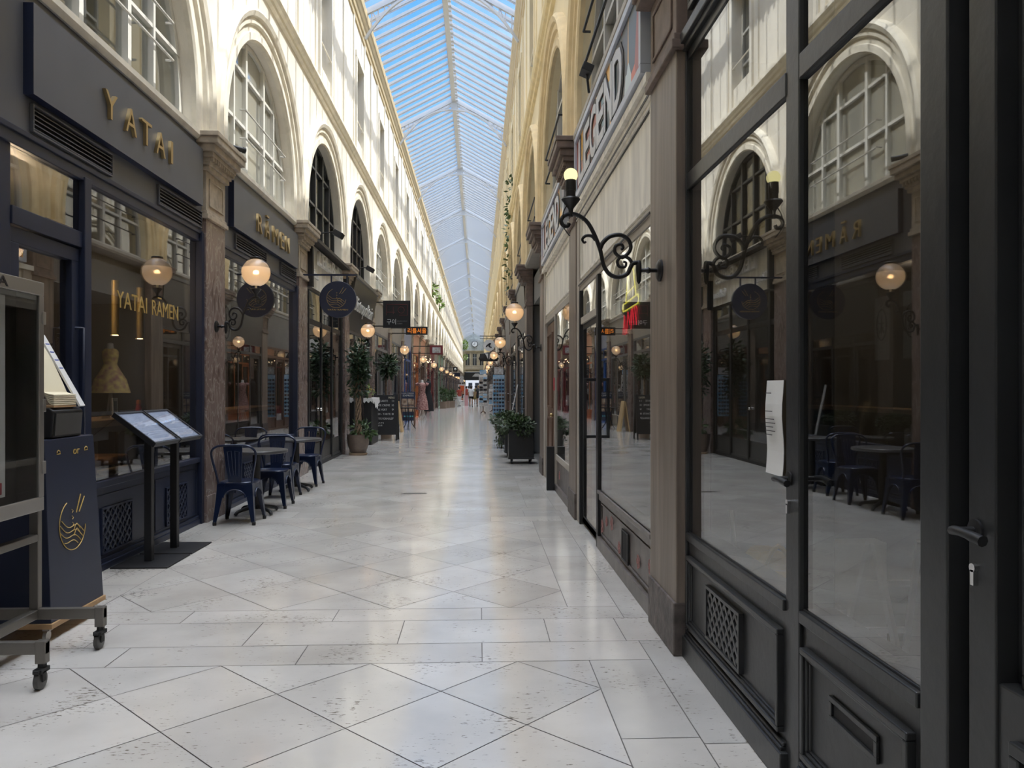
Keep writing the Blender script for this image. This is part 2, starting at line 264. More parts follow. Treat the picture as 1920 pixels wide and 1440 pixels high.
# ------------------------------------------------------------------ mesh building
BASE = {}
class MB:
    def __init__(s): s.v = []; s.f = []; s.m = []; s.k = 0
    def add(s, vs, fs):
        n = len(s.v); s.v += [tuple(v) for v in vs]; s.f += [tuple(i + n for i in f) for f in fs]; s.m += [s.k] * len(fs); return s
    def box(s, x0, x1, y0, y1, z0, z1):
        return s.add([(x0, y0, z0), (x1, y0, z0), (x1, y1, z0), (x0, y1, z0), (x0, y0, z1), (x1, y0, z1), (x1, y1, z1), (x0, y1, z1)],
                     [(0, 3, 2, 1), (4, 5, 6, 7), (0, 1, 5, 4), (1, 2, 6, 5), (2, 3, 7, 6), (3, 0, 4, 7)])
    def obox(s, c, hx, hy, hz, mtx):
        c = Vector(c); vs = []
        for sz in (-1, 1):
            for sx, sy in ((-1, -1), (1, -1), (1, 1), (-1, 1)): vs.append(c + mtx @ Vector((sx * hx, sy * hy, sz * hz)))
        return s.add(vs, [(0, 3, 2, 1), (4, 5, 6, 7), (0, 1, 5, 4), (1, 2, 6, 5), (2, 3, 7, 6), (3, 0, 4, 7)])
    def bar(s, a, b, w, h=None, up=(0, 0, 1)):
        """square bar from a to b"""
        a = Vector(a); b = Vector(b); h = h or w; d = (b - a); L = d.length; d.normalize()
        u = Vector(up)
        if abs(d.dot(u)) > 0.98: u = Vector((0, 1, 0))
        x = d.cross(u).normalized(); y = x.cross(d)
        vs = []
        for p in (a, b):
            for sx, sy in ((-1, -1), (1, -1), (1, 1), (-1, 1)): vs.append(p + x * (sx * w / 2) + y * (sy * h / 2))
        return s.add(vs, [(0, 3, 2, 1), (4, 5, 6, 7), (0, 1, 5, 4), (1, 2, 6, 5), (2, 3, 7, 6), (3, 0, 4, 7)])
    def quad(s, a, b, c, d): return s.add([a, b, c, d], [(0, 1, 2, 3)])
    def poly(s, pts): return s.add(pts, [tuple(range(len(pts)))])
    def tube(s, pts, r, n=8, cap=True, closed=False):
        pts = [Vector(p) for p in pts]; N = len(pts)
        rs = r if isinstance(r, (list, tuple)) else [r] * N
        t0 = (pts[1] - pts[0]).normalized(); u = Vector((0, 0, 1))
        if abs(t0.dot(u)) > 0.9: u = Vector((0, 1, 0))
        u = (u - t0 * u.dot(t0)).normalized(); vs = []
        for i, p in enumerate(pts):
            if closed: t = (pts[(i + 1) % N] - pts[i - 1]).normalized()
            else: t = (pts[min(i + 1, N - 1)] - pts[max(i - 1, 0)]).normalized()
            u = (u - t * u.dot(t))
            if u.length < 1e-6: u = t.orthogonal()
            u.normalize(); w = t.cross(u)
            for k in range(n):
                a = 2 * PI * k / n; vs.append(p + (u * math.cos(a) + w * math.sin(a)) * rs[i])
        fs = []
        for i in range(N if closed else N - 1):
            j = (i + 1) % N
            for k in range(n): fs.append((i * n + k, i * n + (k + 1) % n, j * n + (k + 1) % n, j * n + k))
        if cap and not closed: fs += [tuple(range(n - 1, -1, -1)), tuple((N - 1) * n + k for k in range(n))]
        return s.add(vs, fs)
    def lathe(s, prof, cx, cy, n=20, sx=1.0, sy=1.0):
        """prof: [(r, z)] bottom to top about a vertical axis"""
        vs = []; fs = []
        for r, z in prof:
            for k in range(n):
                a = 2 * PI * k / n; vs.append((cx + r * sx * math.cos(a), cy + r * sy * math.sin(a), z))
        for i in range(len(prof) - 1):
            for k in range(n): fs.append((i * n + k, i * n + (k + 1) % n, (i + 1) * n + (k + 1) % n, (i + 1) * n + k))
        if prof[0][0] > 1e-4: fs.append(tuple(range(n - 1, -1, -1)))
        if prof[-1][0] > 1e-4: fs.append(tuple((len(prof) - 1) * n + k for k in range(n)))
        return s.add(vs, fs)
    def ball(s, c, r, n=16, sz=1.0):
        return s.lathe([(r * math.sin(PI * i / n) if 0 < i < n else 1e-5, c[2] - r * sz * math.cos(PI * i / n)) for i in range(n + 1)], c[0], c[1], n + 4)
    def prism(s, pts, off):
        """polygon pts (3-D, planar) swept by vector off"""
        n = len(pts); off = Vector(off); a = [Vector(p) for p in pts]; b = [p + off for p in a]
        return s.add(a + b, [tuple(range(n - 1, -1, -1)), tuple(range(n, 2 * n))] + [(i, (i + 1) % n, n + (i + 1) % n, n + i) for i in range(n)])
    def sweep(s, prof, path):
        """prof, path: lists of point lists; path gives for each station a function of a profile point"""
        n = len(prof); vs = []
        for fn in path: vs += [fn(p) for p in prof]
        fs = []
        for i in range(len(path) - 1):
            for k in range(n - 1): fs.append((i * n + k, i * n + k + 1, (i + 1) * n + k + 1, (i + 1) * n + k))
        fs += [tuple(range(n)), tuple((len(path) - 1) * n + k for k in range(n - 1, -1, -1))]
        return s.add(vs, fs)

def obj(name, mb, m, parent=None, smooth=None, bevel=0.0, kind=None, label=None):
    """mb holds world coordinates; the object's origin is its parent's (or 0)"""
    b = BASE.get(parent.name, Vector((0, 0, 0))) if parent else Vector((0, 0, 0))
    me = bpy.data.meshes.new(name)
    me.from_pydata([(v[0] - b.x, v[1] - b.y, v[2] - b.z) for v in mb.v], [], mb.f)
    ms = m if isinstance(m, (list, tuple)) else [m]
    for x in ms: me.materials.append(M[x] if isinstance(x, str) else x)
    if len(ms) > 1: me.polygons.foreach_set('material_index', mb.m)
    me.validate(); me.update()
    if smooth:
        me.polygons.foreach_set('use_smooth', [True] * len(me.polygons)); me.set_sharp_from_angle(angle=math.radians(smooth))
    o = bpy.data.objects.new(name, me); C.objects.link(o)
    if parent: o.parent = parent
    BASE[o.name] = b
    if bevel:
        md = o.modifiers.new('bev', 'BEVEL'); md.width = bevel; md.segments = 2; md.limit_method = 'ANGLE'; md.angle_limit = 0.7
        md.harden_normals = False
    if kind: o['kind'] = kind
    if label: o['label'] = label
    return o

def thing(name, label, cat, loc=(0, 0, 0), group=None, kind=None):
    o = bpy.data.objects.new(name, None); C.objects.link(o); o.location = loc; o.empty_display_size = 0.1
    if label: o['label'] = label
    if cat: o['category'] = cat
    if group: o['group'] = group
    if kind: o['kind'] = kind
    BASE[o.name] = Vector(loc); return o

def tag(o, label, cat, group=None):
    o['label'] = label; o['category'] = cat
    if group: o['group'] = group
    return o

def copy_tree(o, parent=None):
    c = o.copy(); C.objects.link(c); c.parent = parent; BASE[c.name] = BASE.get(o.name, Vector())
    for ch in list(o.children): copy_tree(ch, c)
    return c

def dup(o, loc, label, group=None, rz=None):
    c = copy_tree(o); c.location = loc; c['label'] = label
    if group: c['group'] = group
    if rz is not None: c.rotation_euler.z = rz
    return c

def spl(pts, n=5):
    """Catmull-Rom through the points"""
    P_ = [Vector(p) for p in pts]; out = []
    for i in range(len(P_) - 1):
        p0 = P_[max(i - 1, 0)]; p1 = P_[i]; p2 = P_[i + 1]; p3 = P_[min(i + 2, len(P_) - 1)]
        for k in range(n):
            t = k / n
            out.append(0.5 * ((2 * p1) + (p2 - p0) * t + (2 * p0 - 5 * p1 + 4 * p2 - p3) * t * t + (3 * p1 - p0 - 3 * p2 + p3) * t ** 3))
    out.append(P_[-1]); return out

def spl2(pts): return [(p.x, p.y) for p in spl([(a, b, 0) for a, b in pts], 4)]
BAS = {'L': Matrix(((0, 0, 1), (1, 0, 0), (0, 1, 0))), 'R': Matrix(((0, 0, -1), (-1, 0, 0), (0, 1, 0))), 'F': Matrix(((1, 0, 0), (0, 0, -1), (0, 1, 0)))}
def text(s, name, m, parent, at, height, basis, depth=0.004, width=None, align='CENTER', label=None, bold=0.0, spacing=1.0):
    """raised lettering; AT is the middle (or start) of the baseline in world space"""
    cu = bpy.data.curves.new('t', 'FONT'); cu.body = s; cu.size = 1.0; cu.extrude = 0.01; cu.offset = bold; cu.resolution_u = 3; cu.space_character = spacing
    to = bpy.data.objects.new('t', cu); C.objects.link(to)
    dg = bpy.context.evaluated_depsgraph_get(); ev = to.evaluated_get(dg)
    me = bpy.data.meshes.new_from_object(ev); bpy.data.objects.remove(to); bpy.data.curves.remove(cu)
    if not len(me.vertices): return None
    xs = [v.co.x for v in me.vertices]; ys = [v.co.y for v in me.vertices]
    w = max(xs) - min(xs); cap = 0.73
    k = height / cap; kx = width / w if width else k
    ox = {'CENTER': (max(xs) + min(xs)) / 2, 'LEFT': min(xs), 'RIGHT': max(xs)}[align]
    B = BAS[basis] if isinstance(basis, str) else basis
    b = BASE.get(parent.name, Vector()) if parent else Vector()
    at = Vector(at)
    for v in me.vertices:
        v.co = at - b + B @ Vector(((v.co.x - ox) * kx, v.co.y * k, (v.co.z + 0.01) * depth / 0.02))
    me.materials.clear(); me.materials.append(M[m]); me.name = name
    o = bpy.data.objects.new(name, me); C.objects.link(o)
    if parent: o.parent = parent
    BASE[o.name] = b
    if label: o['label'] = label
    return o

# ------------------------------------------------------------------ the place: measures
XL, XR, P, C0 = -3.0, 1.09, 4.33, 4.45
XM = (XL + XR) / 2
K0, K1 = -2, 33                       # pilasters at C0 + k*P
YB, YE = C0 + K0 * P - 0.3, 150.0
def pil(k): return C0 + k * P
def X(side, d): return XL + d if side == 'L' else XR - d
PD = {'L': .07, 'R': .022}               # how far the pillars stand proud of the wall
def sbox(mb, side, d0, d1, s0, s1, z0, z1):
    a, b = X(side, d0), X(side, d1); return mb.box(min(a, b), max(a, b), s0, s1, z0, z1)
def side_word(side): return 'left' if side == 'L' else 'right'
ORD = 'first second third fourth fifth sixth seventh eighth ninth tenth eleventh twelfth thirteenth fourteenth fifteenth sixteenth seventeenth eighteenth nineteenth twentieth'.split()
def ordn(i):
    if i < 20: return ORD[i]
    return {20: 'twenty-first', 21: 'twenty-second', 22: 'twenty-third', 23: 'twenty-fourth', 24: 'twenty-fifth', 25: 'twenty-sixth', 26: 'twenty-seventh', 27: 'twenty-eighth', 28: 'twenty-ninth', 29: 'thirtieth', 30: 'thirty-first', 31: 'thirty-second', 32: 'thirty-third', 33: 'thirty-fourth', 34: 'thirty-fifth'}[i]

# ------------------------------------------------------------------ floor
def clip(poly, x0, x1, y0, y1):
    for ax, lim, sg in ((0, x0, 1), (0, x1, -1), (1, y0, 1), (1, y1, -1)):
        out = []
        for i in range(len(poly)):
            a, b = poly[i], poly[(i + 1) % len(poly)]
            ia, ib = sg * (a[ax] - lim) >= 0, sg * (b[ax] - lim) >= 0
            if ia: out.append(a)
            if ia != ib:
                t = (lim - a[ax]) / (b[ax] - a[ax]); out.append((a[0] + (b[0] - a[0]) * t, a[1] + (b[1] - a[1]) * t))
        poly = out
        if len(poly) < 3: return []
    return poly
def inset(poly, g):
    n = len(poly); ar = sum(poly[i][0] * poly[(i + 1) % n][1] - poly[(i + 1) % n][0] * poly[i][1] for i in range(n))
    if abs(ar) < 0.004: return []
    if ar < 0: poly = poly[::-1]
    L = []
    for i in range(n):
        a, b = poly[i], poly[(i + 1) % n]; dx, dy = b[0] - a[0], b[1] - a[1]; l = math.hypot(dx, dy)
        if l < 1e-5: continue
        nx, ny = -dy / l, dx / l; L.append((a[0] + nx * g, a[1] + ny * g, dx / l, dy / l))
    out = []
    for i in range(len(L)):
        p, q = L[i - 1], L[i]; cr = p[2] * q[3] - p[3] * q[2]
        if abs(cr) < 1e-6: continue
        t = ((q[0] - p[0]) * q[3] - (q[1] - p[1]) * q[2]) / cr; out.append((p[0] + p[2] * t, p[1] + p[3] * t))
    return out
tiles = []
SA, SB = 0.59, 0.92; SC, SD = 2 * XM - 0.59, 2 * XM - 0.92      # inlaid border strips
def rect(x0, x1, y0, y1): tiles.append([(x0, y0), (x1, y0), (x1, y1), (x0, y1)])
def row(x0, x1, y0, y1, xs):
    xs = [x0] + [x for x in xs if x0 + .1 < x < x1 - .1] + [x1]
    for a, b in zip(xs, xs[1:]): rect(a, b, y0, y1)
y = 4.10
for k in range(-2, 34):
    y0 = 4.10 + k * P
    j = 0.02 + (0 if k == 0 else R.uniform(-.3, .3))
    row(SD, SB, y0, y0 + .31, [j + .98 * i for i in range(-4, 3)])
    row(XL - .04, XR + .1, y0 + .31, y0 + .75, [j + .39 + .44 * (i > 0) + .87 * (i - (i > 0)) for i in range(-4, 3)])
    row(SD, SB, y0 + .75, y0 + 1.01, [j + .93 * i for i in range(-4, 3)])
    a, b = y0 + 1.01, y0 + P
    dy = .775 if k == -1 else (b - a) / 4; dx = .775
    for i in range(-5, 4):
        for q in range(-1, 11):
            cx = -0.18 + dx * i + (dx / 2 if q % 2 else 0); cy = b - dy / 2 * q
            pl = clip([(cx, cy - dy / 2), (cx + dx / 2, cy), (cx, cy + dy / 2), (cx - dx / 2, cy)], SC, SA, a, b)
            if pl: tiles.append(pl)
    for x0, x1, n in ((SA, SB, 4), (SB, XR + .1, 3), (SD, SC, 4), (XL - .04, SD, 3)):
        ya, yb = (y0 + 1.01, y0 + P) if n == 4 else (y0 + .75, y0 + P + .31)
        o_ = R.uniform(-.15, .15)
        ys = [ya] + [ya + (yb - ya) * i / n + o_ for i in range(1, n)] + [yb]
        for p, q in zip(ys, ys[1:]): rect(x0, x1, p, q)
mb = MB(); cols = []
mb.k = 1; mb.quad((XL - .05, YB, -.004), (XR + .1, YB, -.004), (XR + .1, YE + 14, -.004), (XL - .05, YE + 14, -.004)); cols.append((1, 1, 1, 1)); mb.k = 0
for t in tiles:
    q = inset(t, .0026)
    if len(q) >= 3:
        mb.poly([(a, b, 0) for a, b in q]); g = R.uniform(.90, 1.06); w = R.uniform(-.012, .012); cols.append((g + w, g, g - w, 1))
fl = obj('floor', mb, ['floor', 'grout'], kind='structure')
ca = fl.data.color_attributes.new('tile', 'FLOAT_COLOR', 'CORNER')
for p, c in zip(fl.data.polygons, cols):
    for li in p.loop_indices: ca.data[li].color = c

# ------------------------------------------------------------------ upper walls with arches
SPR, RO, SILL, ZC, ZT = 4.46, 1.68, 4.17, 7.05, 11.15     # spring, opening radius, sill, string course, eave
WZ0, WZ1, WH = 7.62, 9.55, 0.52
def build_wall(side):
    mb = MB(); n = 20
    D = -.30
    for k in range(K0, K1):
        s0, s1 = pil(k), pil(k + 1); c = (s0 + s1) / 2; x = X(side, 0); xi = X(side, D)
        arc = [(c - RO, SILL)] + [(c - RO * math.cos(PI * i / n), SPR + RO * math.sin(PI * i / n)) for i in range(n + 1)] + [(c + RO, SILL)]
        mb.quad((x, s0, SILL), (x, c - RO, SILL), (x, c - RO, ZC), (x, s0, ZC))
        mb.quad((x, c + RO, SILL), (x, s1, SILL), (x, s1, ZC), (x, c + RO, ZC))
        for (a, za), (b, zb) in zip(arc, arc[1:]):
            if abs(a - b) > 1e-6: mb.quad((x, a, za), (x, b, zb), (x, b, ZC), (x, a, ZC))
            mb.quad((x, a, za), (x, b, zb), (xi, b, zb), (xi, a, za))
        mb.quad((x, c - RO, SILL), (x, c + RO, SILL), (xi, c + RO, SILL), (xi, c - RO, SILL))
        ys = [s0, c - WH, c + WH, s1]; zs = [ZC, WZ0, WZ1, ZT]
        for i in range(3):
            for j in range(3):
                if i == 1 and j == 1: continue
                mb.quad((x, ys[i], zs[j]), (x, ys[i + 1], zs[j]), (x, ys[i + 1], zs[j + 1]), (x, ys[i], zs[j + 1]))
        for a, b in (((c - WH, WZ0), (c + WH, WZ0)), ((c + WH, WZ0), (c + WH, WZ1)), ((c + WH, WZ1), (c - WH, WZ1)), ((c - WH, WZ1), (c - WH, WZ0))):
            mb.quad((x, *a), (x, *b), (xi, *b), (xi, *a))
        # flat panels standing a little proud between the upper windows
        for a, b in ((s0 - .0, s0 + .16), (s1 - .16, s1), (c - .95, c - .80), (c + .80, c + .95)): sbox(mb, side, 0, .03, a, b, ZC + .12, 10.42)
        sbox(mb, side, 0, .05, c - WH - .14, c + WH + .14, WZ1, WZ1 + .14)
        for a, b in ((c - WH - .13, c - WH), (c + WH, c + WH + .13)): sbox(mb, side, 0, .045, a, b, ZC + .1, WZ1)
    o = obj('wall_' + side_word(side), mb, 'wall' + side, kind='structure')
    # archivolts, one moulded arch per bay
    prof = [(1.675, -.02), (1.675, .03), (1.70, .05), (1.79, .05), (1.80, .03), (1.88, .03), (1.90, .065), (1.97, .065), (1.99, .10), (2.05, .12), (2.09, .09), (2.10, .0)]
    first = None
    for k in range(K0, K1):
        c = (pil(k) + pil(k + 1)) / 2
        if first is None:
            mb = MB(); st = []
            st.append(lambda p: (X(side, p[1]), c - p[0], SILL))
            for i in range(29):
                a = PI * i / 28
                st.append(lambda p, a=a: (X(side, p[1]), c - p[0] * math.cos(a), SPR + p[0] * math.sin(a)))
            st.append(lambda p: (X(side, p[1]), c + p[0], SILL))
            mb.sweep(prof, st)
            first = obj('trim_arch', mb, 'trimL' if side == 'L' else 'archR', smooth=35, kind='structure'); c00 = c
        else:
            q = first.copy(); C.objects.link(q); q.location.y = c - c00
    for nm, pr, mt in (('trim_string_course', [(0, 6.93), (.05, 6.95), (.06, 7.0), (.10, 7.02), (.13, 7.07), (.13, 7.13), (.09, 7.16), (.05, 7.18), (.05, 7.22), (0, 7.24)], 'trim' + side),
                       ('trim_cornice', [(0, 10.40), (.03, 10.42), (.03, 10.56), (.06, 10.58), (.07, 10.70), (.10, 10.74), (.12, 10.86), (.15, 10.90), (.16, 11.0), (.16, 11.08), (.12, 11.12), (.12, 11.2), (-.4, 11.22)], 'cornice')):
        mb = MB(); mb.sweep(pr, [lambda p: (X(side, p[0]), YB, p[1]), lambda p: (X(side, p[0]), YE, p[1])])
        obj(nm, mb, mt, smooth=30, kind='structure')
    # sill ledge under the arches, above the shops
    mb = MB()
    mb.sweep([(-.3, 4.08), (.04, 4.08), (.07, 4.12), (.07, 4.17), (.03, 4.19), (-.3, 4.2)], [lambda p: (X(side, p[0]), YB, p[1]), lambda p: (X(side, p[0]), YE, p[1])])
    obj('trim_sill', mb, 'trimL' if side == 'L' else 'beigegrey', kind='structure')
build_wall('L'); build_wall('R')

# rooms behind the walls
for side in 'LR':
    mu, ms, mf = MB(), MB(), MB()
    sbox(mu, side, -5.0, -4.9, YB, YE, 4.0, 11.2); sbox(mu, side, -5.0, -.32, YB, YE, 3.95, 4.10); sbox(mu, side, -5.0, -.1, YB, YE, 11.1, 11.2); sbox(mu, side, -4.9, -.34, YB, YE, 6.95, 7.1)
    sbox(ms, side, -5.0, -4.9, YB, YE, -.05, 3.95); sbox(ms, side, -5.0, -.14, YB, YE, 3.3, 3.9)
    sbox(mf, side, -5.0, -.06, YB, YE, -.06, -.008)
    for k in range(K0, K1 + 1):
        s = pil(k); sbox(mu, side, -4.9, -.31, s - .1, s + .1, 4.1, 11.1); sbox(ms, side, -4.9, -.12, s - .12, s + .12, 0, 3.3)
    obj('wall_upper_rooms_' + side_word(side), mu, 'incream', kind='structure')
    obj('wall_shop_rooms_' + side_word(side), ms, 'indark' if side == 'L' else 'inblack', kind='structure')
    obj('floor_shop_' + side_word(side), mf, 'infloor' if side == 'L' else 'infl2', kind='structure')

# ------------------------------------------------------------------ arched and upper windows
WN = [0]
def arch_window(frame, pane, bars, w=.05, railing=True, curtain=None):
    """centre at the origin, facing +x"""
    WN[0] += 1
    root = thing('window_%d' % WN[0], None, None, (0, 0, 0), kind='structure')
    mf = MB(); d0, d1 = -.20, -.12; r = RO - .01; n = 24
    prof = [(r - .07, d0), (r - .07, d1), (r, d1), (r, d0)]
    st = [lambda p: (p[1], -p[0], SILL + .02)] + [(lambda p, a=PI * i / n: (p[1], -p[0] * math.cos(a), SPR + p[0] * math.sin(a))) for i in range(n + 1)] + [lambda p: (p[1], p[0], SILL + .02)]
    mf.sweep(prof + prof[:1], st); mf.box(d0, d1, -r, r, SILL + .02, SILL + .10)
    for s in bars:
        h = SPR + math.sqrt(max(0, r * r - s * s)) - .03; ww = w * (1.5 if abs(s) in (min(abs(b) for b in bars),) else 1)
        mf.box(d0 + .01, d1 + .015, s - ww / 2, s + ww / 2, SILL + .05, h)
    for z in (4.92, 5.62):
        h = math.sqrt(max(0, r * r - (z - SPR) ** 2)) - .02
        mf.box(d0 + .012, d1 + .006, -h, h, z - w * .4, z + w * .4)
    obj('window_frame', mf, frame, root)
    mg = MB(); x = -.165
    for dx in (0, .006):
        mg.poly([(x + dx, -r + .03, SILL + .05)] + [(x + dx, -(r - .03) * math.cos(PI * i / n), SPR + (r - .03) * math.sin(PI * i / n)) for i in range(n + 1)] + [(x + dx, r - .03, SILL + .05)])
    obj('window_glass', mg, pane, root)
    if railing:
        mr = MB()
        for z in (4.62, 4.98): mr.tube([(-.02, -1.0, z), (.05, -1.0, z), (.05, 1.0, z), (-.02, 1.0, z)], .013, 6)
        obj('window_railing', mr, railing, root)
    if curtain:
        mc = MB(); pts = []
        for i in range(41):
            s = -1.5 + 1.2 * i / 40; pts.append((-.5 + .05 * math.sin(i * 1.7), s))
        for (a, b), (c, d) in zip(pts, pts[1:]): mc.quad((a, b, 4.12), (c, d, 4.12), (c, d, 5.9), (a, b, 5.9))
        obj('window_curtain', mc, curtain, root)
    return root
def place_win(o, side, c):
    o.location = (X(side, 0), c, 0); o.rotation_euler.z = 0 if side == 'L' else PI; return o
def rename(o):
    WN[0] += 1; o.name = 'window_%d' % WN[0]; return o
B5 = [-.95, -.42, .42, .95]; B4 = [-.98, -.34, .34, .98]
wA = arch_window('framew', 'winglass', B5, .045, 'frameg', 'curtain')
wB = arch_window('framew', 'frost', B5, .05, 'frameg')
wC = arch_window('black', 'winglass', B4, .055, False)
wD = arch_window('frameg', 'frost', [-.55, .55], .045, 'frameg')
wE = arch_window('frameg', 'winglass', [-.7, 0, .7], .06, 'iron')
used = set()
def put(proto, side, k):
    c = (pil(k) + pil(k + 1)) / 2
    if proto.name not in used: used.add(proto.name); return place_win(proto, side, c)
    return place_win(rename(copy_tree(proto)), side, c)
put(wA, 'L', 0); put(wB, 'L', 1); put(wC, 'L', 2); put(wC, 'L', 3)
for k in (-2, -1): put(wA, 'L', k)
for k in range(4, K1): put((wB, wD, wB, wE)[k % 4], 'L', k)
for k in range(K0, K1): put((wE, wE, wA)[k % 3] if k > 5 else wE, 'R', k)
def upper_window():
    WN[0] += 1
    root = thing('window_%d' % WN[0], None, None, (0, 0, 0), kind='structure')
    mf = MB(); a, b = WZ0, WZ1
    for s in (-WH, WH - .06, -.03): mf.box(-.24, -.17, s, s + .06, a, b)
    for z in (a, b - .06, a + .45, a + 1.1): mf.box(-.24, -.175, -WH, WH, z, z + .05)
    obj('window_frame', mf, 'frameg', root)
    mg = MB(); mg.box(-.21, -.204, -WH + .02, WH - .02, a + .02, b - .02); obj('window_glass', mg, 'winglass', root)
    mr = MB(); mr.tube([(-.02, -WH, a + .42), (.02, -WH + .02, a + .42), (.02, WH - .02, a + .42), (-.02, WH, a + .42)], .014, 6); obj('window_railing', mr, 'trimL', root)
    return root
wU = upper_window()
for side in 'LR':
    for k in range(K0, K1): put(wU, side, k)

# ------------------------------------------------------------------ glass roof
ZE, ZR, XRG = 11.17, 12.22, XM + .05
EL, ER = XL + .10, XR - .06
def rz(x): return ZE + (ZR - ZE) * ((x - EL) / (XRG - EL) if x < XRG else (ER - x) / (ER - XRG))
mb = MB()
mb.quad((EL - .1, YB, ZE - .05), (XRG, YB, ZR), (XRG, YE, ZR), (EL - .1, YE, ZE - .05)); mb.quad((ER + .1, YB, ZE - .05), (XRG, YB, ZR), (XRG, YE, ZR), (ER + .1, YE, ZE - .05))
ceil = thing('ceiling', None, None, (0, 0, 0), kind='structure')
obj('ceiling_glazing', mb, 'roofglass', ceil, kind='structure')
NB = 16; SP = 2 * P / NB
T0 = 20.0 - 4 * 2 * P
while T0 < YB: T0 += 2 * P
mb = MB(); yy = T0 - 2 * P
while yy < YE:
    if yy > YB:
        for xa in (EL - .02, ER + .02):
            za = rz(EL) - .01
            mb.bar((xa, yy, za - .03), (XRG, yy, ZR - .03), .045, .075)
            mb.bar((xa, yy, za - .085), (XRG, yy, ZR - .085), .018, .06)
    yy += SP
obj('ceiling_bars', mb, 'roofbar', ceil, kind='structure')
mb = MB(); mb.box(XRG - .07, XRG + .07, YB, YE, ZR - .20, ZR - .04); mb.box(XRG - .10, XRG + .10, YB, YE, ZR - .05, ZR + .03)
yy = YB
while yy < 75: mb.box(XRG + .07, XRG + .15, yy, yy + .10, ZR - .17, ZR - .09); yy += SP / 2
obj('ceiling_ridge', mb, 'roofbar', ceil, kind='structure')
mb = MB()
for xa in (EL - .12, ER + .04): mb.box(xa, xa + .08, YB, YE, ZE - .06, ZE + .05)
obj('ceiling_gutter', mb, 'cornice', ceil, kind='structure')
def truss(yt):
    mb = MB(); n = 24
    def low(t):                                      # arched bottom chord, t in -1..1
        return ZE - .75 + (ZR - .48 - (ZE - .75)) * (1 - abs(t) ** 2.4)
    wl = (ER - EL) / 2; cx = (ER + EL) / 2
    pts = [(cx + wl * t, yt, low(t)) for t in [-1 + 2 * i / n for i in range(n + 1)]]
    for a, b in zip(pts, pts[1:]): mb.bar(a, b, .075, .06)
    for xa in (EL, ER): mb.bar((xa, yt, rz(EL) - .10), (XRG, yt, ZR - .12), .09, .10)
    for i in range(1, n):
        t = -1 + 2 * i / n; x = cx + wl * t; top = rz(x) - .12; lo = low(t)
        if 4 <= i <= 7 or 17 <= i <= 20:
            t2 = -1 + 2 * (i + 1) / n
            if i in (4, 5, 6, 17, 18, 19):
                x2 = cx + wl * t2; mb.prism([(x, yt - .01, lo), (x2, yt - .01, low(t2)), (x2, yt - .01, rz(x2) - .12), (x, yt - .01, top)], (0, .02, 0))
        else:
            mb.bar((x, yt, lo), (x, yt, top), .03)
            if i % 2 and 0 < i < n - 1:
                x2 = cx + wl * (-1 + 2 * (i + 1) / n); mb.bar((x, yt, top), (x2, yt, low(-1 + 2 * (i + 1) / n)), .028)
    mb.prism([(XRG - .13, yt - .03, ZR - .16), (XRG + .13, yt - .03, ZR - .16), (XRG + .09, yt - .03, ZR - .46), (XRG - .09, yt - .03, ZR - .46)], (0, .06, 0))
    return mb
first = None; yy = T0
while yy < YE - 1:
    if first is None: first = obj('ceiling_truss', truss(0.0), 'trussw', kind='structure'); first.location.y = yy
    else:
        q = first.copy(); C.objects.link(q); q.location.y = yy
    yy += 2 * P
mb = MB(); mb.box(XL - 5, XR + 5, YB - .3, YB, -.05, 12.3); obj('wall_back', mb, 'incream', kind='structure')

# ------------------------------------------------------------------ pilasters between the shops
def pilaster(side, base):
    root = thing('pillar_' + side_word(side), None, None, (X(side, 0), 0, 0), kind='structure')
    w = .31
    m1 = MB(); pd = PD[side] - .07; sbox(m1, side, -.12, PD[side], -w, w, .28, 3.30); obj('pillar_shaft', m1, 'pil' + side, root, bevel=.006)
    m2 = MB(); sbox(m2, side, -.12, pd + .085, -w - .005, w + .005, 0, .29); obj('pillar_base', m2, base, root, bevel=.008)
    m3 = MB()
    sbox(m3, side, -.12, pd + .10, -w - .03, w + .03, 3.28, 3.33); sbox(m3, side, -.12, pd + .085, -w - .015, w + .015, 3.33, 3.37)
    sbox(m3, side, -.12, pd + .07, -w, w, 3.37, 3.80)
    for a, b, c, d in ((-w + .08, w - .08, 3.43, 3.45), (-w + .08, w - .08, 3.71, 3.73), (-w + .08, -w + .10, 3.43, 3.73), (w - .10, w - .08, 3.43, 3.73)): sbox(m3, side, pd + .07, pd + .082, a, b, c, d)
    for d, e, za, zb in ((.11, .34, 3.80, 3.85), (.13, .36, 3.85, 3.88), (.17, .40, 3.93, 3.98), (.21, .44, 3.98, 4.05), (.25, .48, 4.05, 4.12), (.26, .50, 4.12, 4.17)): sbox(m3, side, -.12, d, -e, e, za, zb)
    sbox(m3, side, -.12, .13, -.36, .36, 3.88, 3.93)
    for i in range(11): sbox(m3, side, .13, .165, -.36 + i * .068, -.325 + i * .068, 3.885, 3.93)
    obj('pillar_capital', m3, 'cap' + side, root, bevel=.006)
    return root
for side, base in (('L', 'pilL'), ('R', 'pilbase')):
    p0 = pilaster(side, base); p0.location.y = pil(K0)
    for k in range(K0 + 1, K1 + 1):
        q = copy_tree(p0); q.location.y = pil(k)

